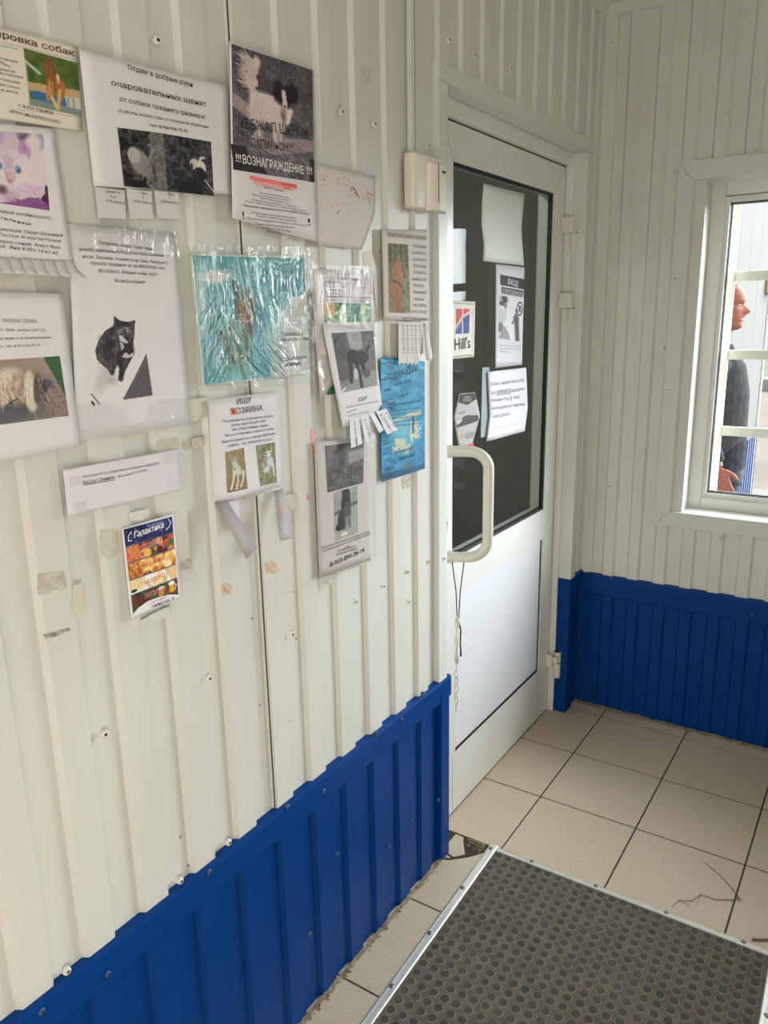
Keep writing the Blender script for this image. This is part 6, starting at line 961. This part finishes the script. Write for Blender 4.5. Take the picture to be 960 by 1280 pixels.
mb = MB(); mb.box(.002, .055, -.08, .08, -.07, .08); mb.build('cabinet', YEL, ub, bevel=.006); mb = MB(); mb.box(.055, .066, -.07, .07, -.06, .07); mb.build('door', YEL, ub, bevel=.003)

# grille of flat white bars outside the window
wg = empty('window_grille', (.9, .2, 1.35)); tag(wg, 'cream white bar grille outside the window pane', 'grille'); go = Vector(wg.location)
GR = mat('cream_bar', (236, 232, 220), .45)
for x in (.4195, .79, 1.16): mb = MB(); mb.box(x - .014, x + .014, .195, .212, .80, 2.1); o = mb.build('upright_bar', GR, wg, bevel=.003); o.location = -go
for z in (1.885, 1.6165, 1.3525, 1.083, .82): mb = MB(); mb.box(.40, 1.55, .20, .217, z - .0165, z + .0165); o = mb.build('cross_bar', GR, wg, bevel=.003); o.location = -go

# ---------------------------------------------------------------- person outside
PX, PY = .215, 1.27
SKIN = mat('skin', (142, 84, 68), .65, spec=.25, noise=.3, nscale=14, col2=(132, 74, 58))
SWEAT = mat('mottled_grey_knit', (48, 51, 55), .95, noise=.16, nscale=34, spec=.15, detail=8, col2=(27, 29, 32), bump=.4, bscale=140)
TROU = mat('dark_trousers', (44, 47, 54), .85); SHOE = mat('dark_shoe', (36, 34, 34), .6); HAIR = mat('short_grey_hair', (134, 120, 108), .8, noise=.2, nscale=160, col2=(104, 92, 82)); EYE = mat('eye_white', (150, 138, 130), .4); IRIS = mat('iris', (70, 78, 84), .3)
pr = empty('person', (PX, PY, GZ)); tag(pr, 'person in a dark grey knitted top standing outside the window, facing right', 'person')
HB = 1.562                                               # chin height above the ground
def interp(t, tab):
    for (a, b), (c, d) in zip(tab[:-1], tab[1:]):
        if a <= t <= c: return b + (d - b) * (t - a) / (c - a)
    return tab[-1][1] if t > tab[-1][0] else tab[0][1]
FR = [(0, .058), (.010, .080), (.022, .086), (.034, .083), (.042, .085), (.050, .090), (.056, .086), (.062, .091), (.072, .087), (.085, .086), (.10, .085), (.115, .081), (.128, .086), (.14, .092), (.16, .090), (.18, .081), (.20, .063), (.215, .042), (.230, .006)]
BK = [(0, -.005), (.02, -.03), (.05, -.06), (.08, -.078), (.11, -.092), (.14, -.098), (.17, -.093), (.195, -.074), (.215, -.045), (.230, -.004)]
HW = [(0, .022), (.02, .044), (.05, .058), (.09, .068), (.13, .075), (.16, .074), (.19, .061), (.215, .036), (.230, .004)]
def head_mesh(mb, grow=0, zmin=0, keep=None):
    nz, na = 46, 40; b = len(mb.v)
    for j in range(nz + 1):
        z = .230 * (1 - (1 - j / nz)) if 1 else 0
        f, k, h = interp(z, FR), interp(z, BK), interp(z, HW); cx = (f + k) / 2 * .6; 
        for i in range(na):
            a = 2 * math.pi * i / na; ca, sa = math.cos(a), math.sin(a); rx_ = (f - cx) if ca > 0 else (cx - k); e = .88
            x = cx + rx_ * math.copysign(abs(ca) ** e, ca); y = h * math.copysign(abs(sa) ** .95, sa)
            if ca > 0:
                x += .027 * math.exp(-(y / .0125) ** 2) * math.exp(-((z - .083) / .012) ** 2) + .017 * math.exp(-(y / .010) ** 2) * math.exp(-((z - .101) / .015) ** 2)
                x += .008 * math.exp(-((abs(y) - .013) / .007) ** 2) * math.exp(-((z - .080) / .008) ** 2)
                x -= .011 * math.exp(-((abs(y) - .031) / .014) ** 2) * math.exp(-((z - .114) / .010) ** 2)
                x += .005 * math.exp(-((abs(y) - .03) / .02) ** 2) * math.exp(-((z - .131) / .007) ** 2) - .004 * math.exp(-(y / .022) ** 2) * math.exp(-((z - .055) / .003) ** 2)
            if grow:
                d = Vector((x - cx, y, z - .1)).normalized() * grow; x += d.x; y += d.y; zz = z + d.z
            else: zz = z
            mb.v.append((x, y, zz + HB))
    for j in range(nz):
        for i in range(na):
            q = (b + j * na + i, b + j * na + (i + 1) % na, b + (j + 1) * na + (i + 1) % na, b + (j + 1) * na + i)
            if keep and not all(keep(Vector(mb.v[t]) - Vector((0, 0, HB))) for t in q): continue
            mb.f.append(q); mb.m.append(mb.cur)
    if not keep: mb.f += [tuple(b + i for i in range(na))[::-1], tuple(b + nz * na + i for i in range(na))]; mb.m += [0, 0]
mb = MB(); head_mesh(mb)
for s in (-1, 1): mb.ell((-.006, s * .076, HB + .098), (.018, .009, .031), 12, 8)
mb.tube([(-.025, 0, HB - .12), (-.022, 0, HB - .05), (-.012, 0, HB + .03), (-.008, 0, HB + .07)], [.075, .060, .058, .05], 16)
# trunk, legs
mb.tube([(-.03, 0, .86), (-.03, 0, .98), (-.03, 0, 1.12), (-.03, 0, 1.28), (-.028, 0, 1.42), (-.026, 0, 1.47)], [.145, .14, .14, .14, .11, .065], 20)
for s in (-1, 1):
    mb.tube([(-.01, s * .09, .90), (.005, s * .095, .70), (.012, s * .10, .48), (-.01, s * .10, .28), (-.02, s * .10, .06)], [.092, .078, .055, .052, .036], 14); mb.tube([(-.05, s * .10, .03), (.05, s * .105, .03), (.15, s * .11, .025)], [.034, .036, .022], 10)
def arm_joints(s):
    sh = Vector((-.02, s * .205, 1.38))
    return [sh, Vector((-.015, s * .240, 1.24)), Vector((-.005, s * .252, 1.12)), Vector((.030, s * .25, 1.03)), Vector((.072, s * .245, .945))]
for s in (-1, 1):
    J = arm_joints(s)
    if s > 0: J = [Vector((j.x - .9 * (1.38 - j.z) * .30, j.y, j.z)) for j in J]
    mb.tube([Vector((-.02, s * .10, 1.40))] + J, [.07, .062, .05, .045, .038, .028], 14)
    wv = J[-1]; dirn = Vector((.36, 0, -.93)).normalized(); fwd = Vector((.93, 0, .36)).normalized(); side = Vector((0, s, 0))
    palm = wv + dirn * .05
    mb.ell(palm, (.040, .017, .052), 14, 9, Matrix((fwd, side, -dirn)).transposed())
    for k, (o, l) in enumerate(((.027, .068), (.010, .076), (-.008, .070), (-.025, .056))):
        p0 = palm + fwd * o + dirn * .035; c1 = p0 + dirn * l * .42 + fwd * .004; c2 = c1 + (dirn * .8 - side * .5).normalized() * l * .33; c3 = c2 + (dirn * .35 - side * .9).normalized() * l * .28
        mb.tube([p0 - dirn * .02, p0, c1, c2, c3], [.010, .0098, .0092, .0085, .0065], 9)
    t0 = palm + fwd * .030 - dirn * .022; t1 = t0 + (fwd * .75 + dirn * .7).normalized() * .036; t2 = t1 + (fwd * .35 + dirn * .9).normalized() * .032
    mb.tube([t0 - fwd * .02, t0, t1, t2], [.013, .0125, .0105, .0075], 9)
body = mb.build('body', SKIN, pr)
rm = body.modifiers.new('fuse', 'REMESH'); rm.mode = 'VOXEL'; rm.voxel_size = .0042; rm.use_smooth_shade = True
sm_ = body.modifiers.new('soften', 'SMOOTH'); sm_.iterations = 2; sm_.factor = .4
mb = MB(); head_mesh(mb, .0035, keep=lambda p: p.z > .10 and (p.x < -.012 + (p.z - .10) * .62) and not (abs(p.y) > .062 and p.z < .13 and p.x > -.035)); h_ = mb.build('hair', HAIR, pr, smooth=True); h_.modifiers.new('thick', 'SOLIDIFY').thickness = .004
for s in (-1, 1):
    mb = MB(); mb.ell((.0625, s * .030, HB + .1140), (.0125, .0115, .0075), 14, 10); mb.cur = 1; mb.ell((.0722, s * .0305, HB + .1140), (.0035, .0046, .0050), 12, 8); mb.build('eye', [EYE, IRIS], pr, smooth=True)
def cloth(name, m, f):
    mb = MB(); f(mb); o = mb.build(name, m, pr); q = o.modifiers.new('fuse', 'REMESH'); q.mode = 'VOXEL'; q.voxel_size = .008; q.use_smooth_shade = True
    q = o.modifiers.new('soften', 'SMOOTH'); q.iterations = 3; q.factor = .5; return o
def sweater(mb):
    mb.tube([(-.02, 0, .82), (-.02, 0, .90), (-.022, 0, 1.0), (-.024, 0, 1.12), (-.024, 0, 1.28), (-.018, 0, 1.40), (-.024, 0, 1.475), (-.024, 0, 1.50)], [.166, .174, .176, .172, .168, .135, .082, .074], 24)
    for s in (-1, 1): mb.tube([Vector((-.02, s * .09, 1.40))] + [Vector((j.x - (.27 * (1.38 - j.z) if s > 0 else 0), j.y, j.z)) for j in arm_joints(s)[:-1] + [arm_joints(s)[-1] + Vector((-.006, 0, .02))]], [.09, .080, .070, .064, .056, .042], 16)
cloth('sweater', SWEAT, sweater)
def trousers(mb):
    mb.tube([(-.01, 0, .80), (-.01, 0, .88), (-.008, 0, .96)], [.15, .166, .16], 20)
    for s in (-1, 1): mb.tube([(-.01, s * .085, .86), (.004, s * .095, .68), (.01, s * .10, .48), (-.008, s * .10, .28), (-.018, s * .10, .055)], [.112, .098, .078, .072, .068], 16)
cloth('trousers', TROU, trousers)
for s in (-1, 1):
    mb = MB(); mb.tube([(-.075, s * .10, .042), (-.02, s * .102, .055), (.06, s * .106, .045), (.14, s * .112, .034), (.185, s * .114, .028)], [.040, .052, .046, .038, .022], 14); mb.build('shoe', SHOE, pr, smooth=True)
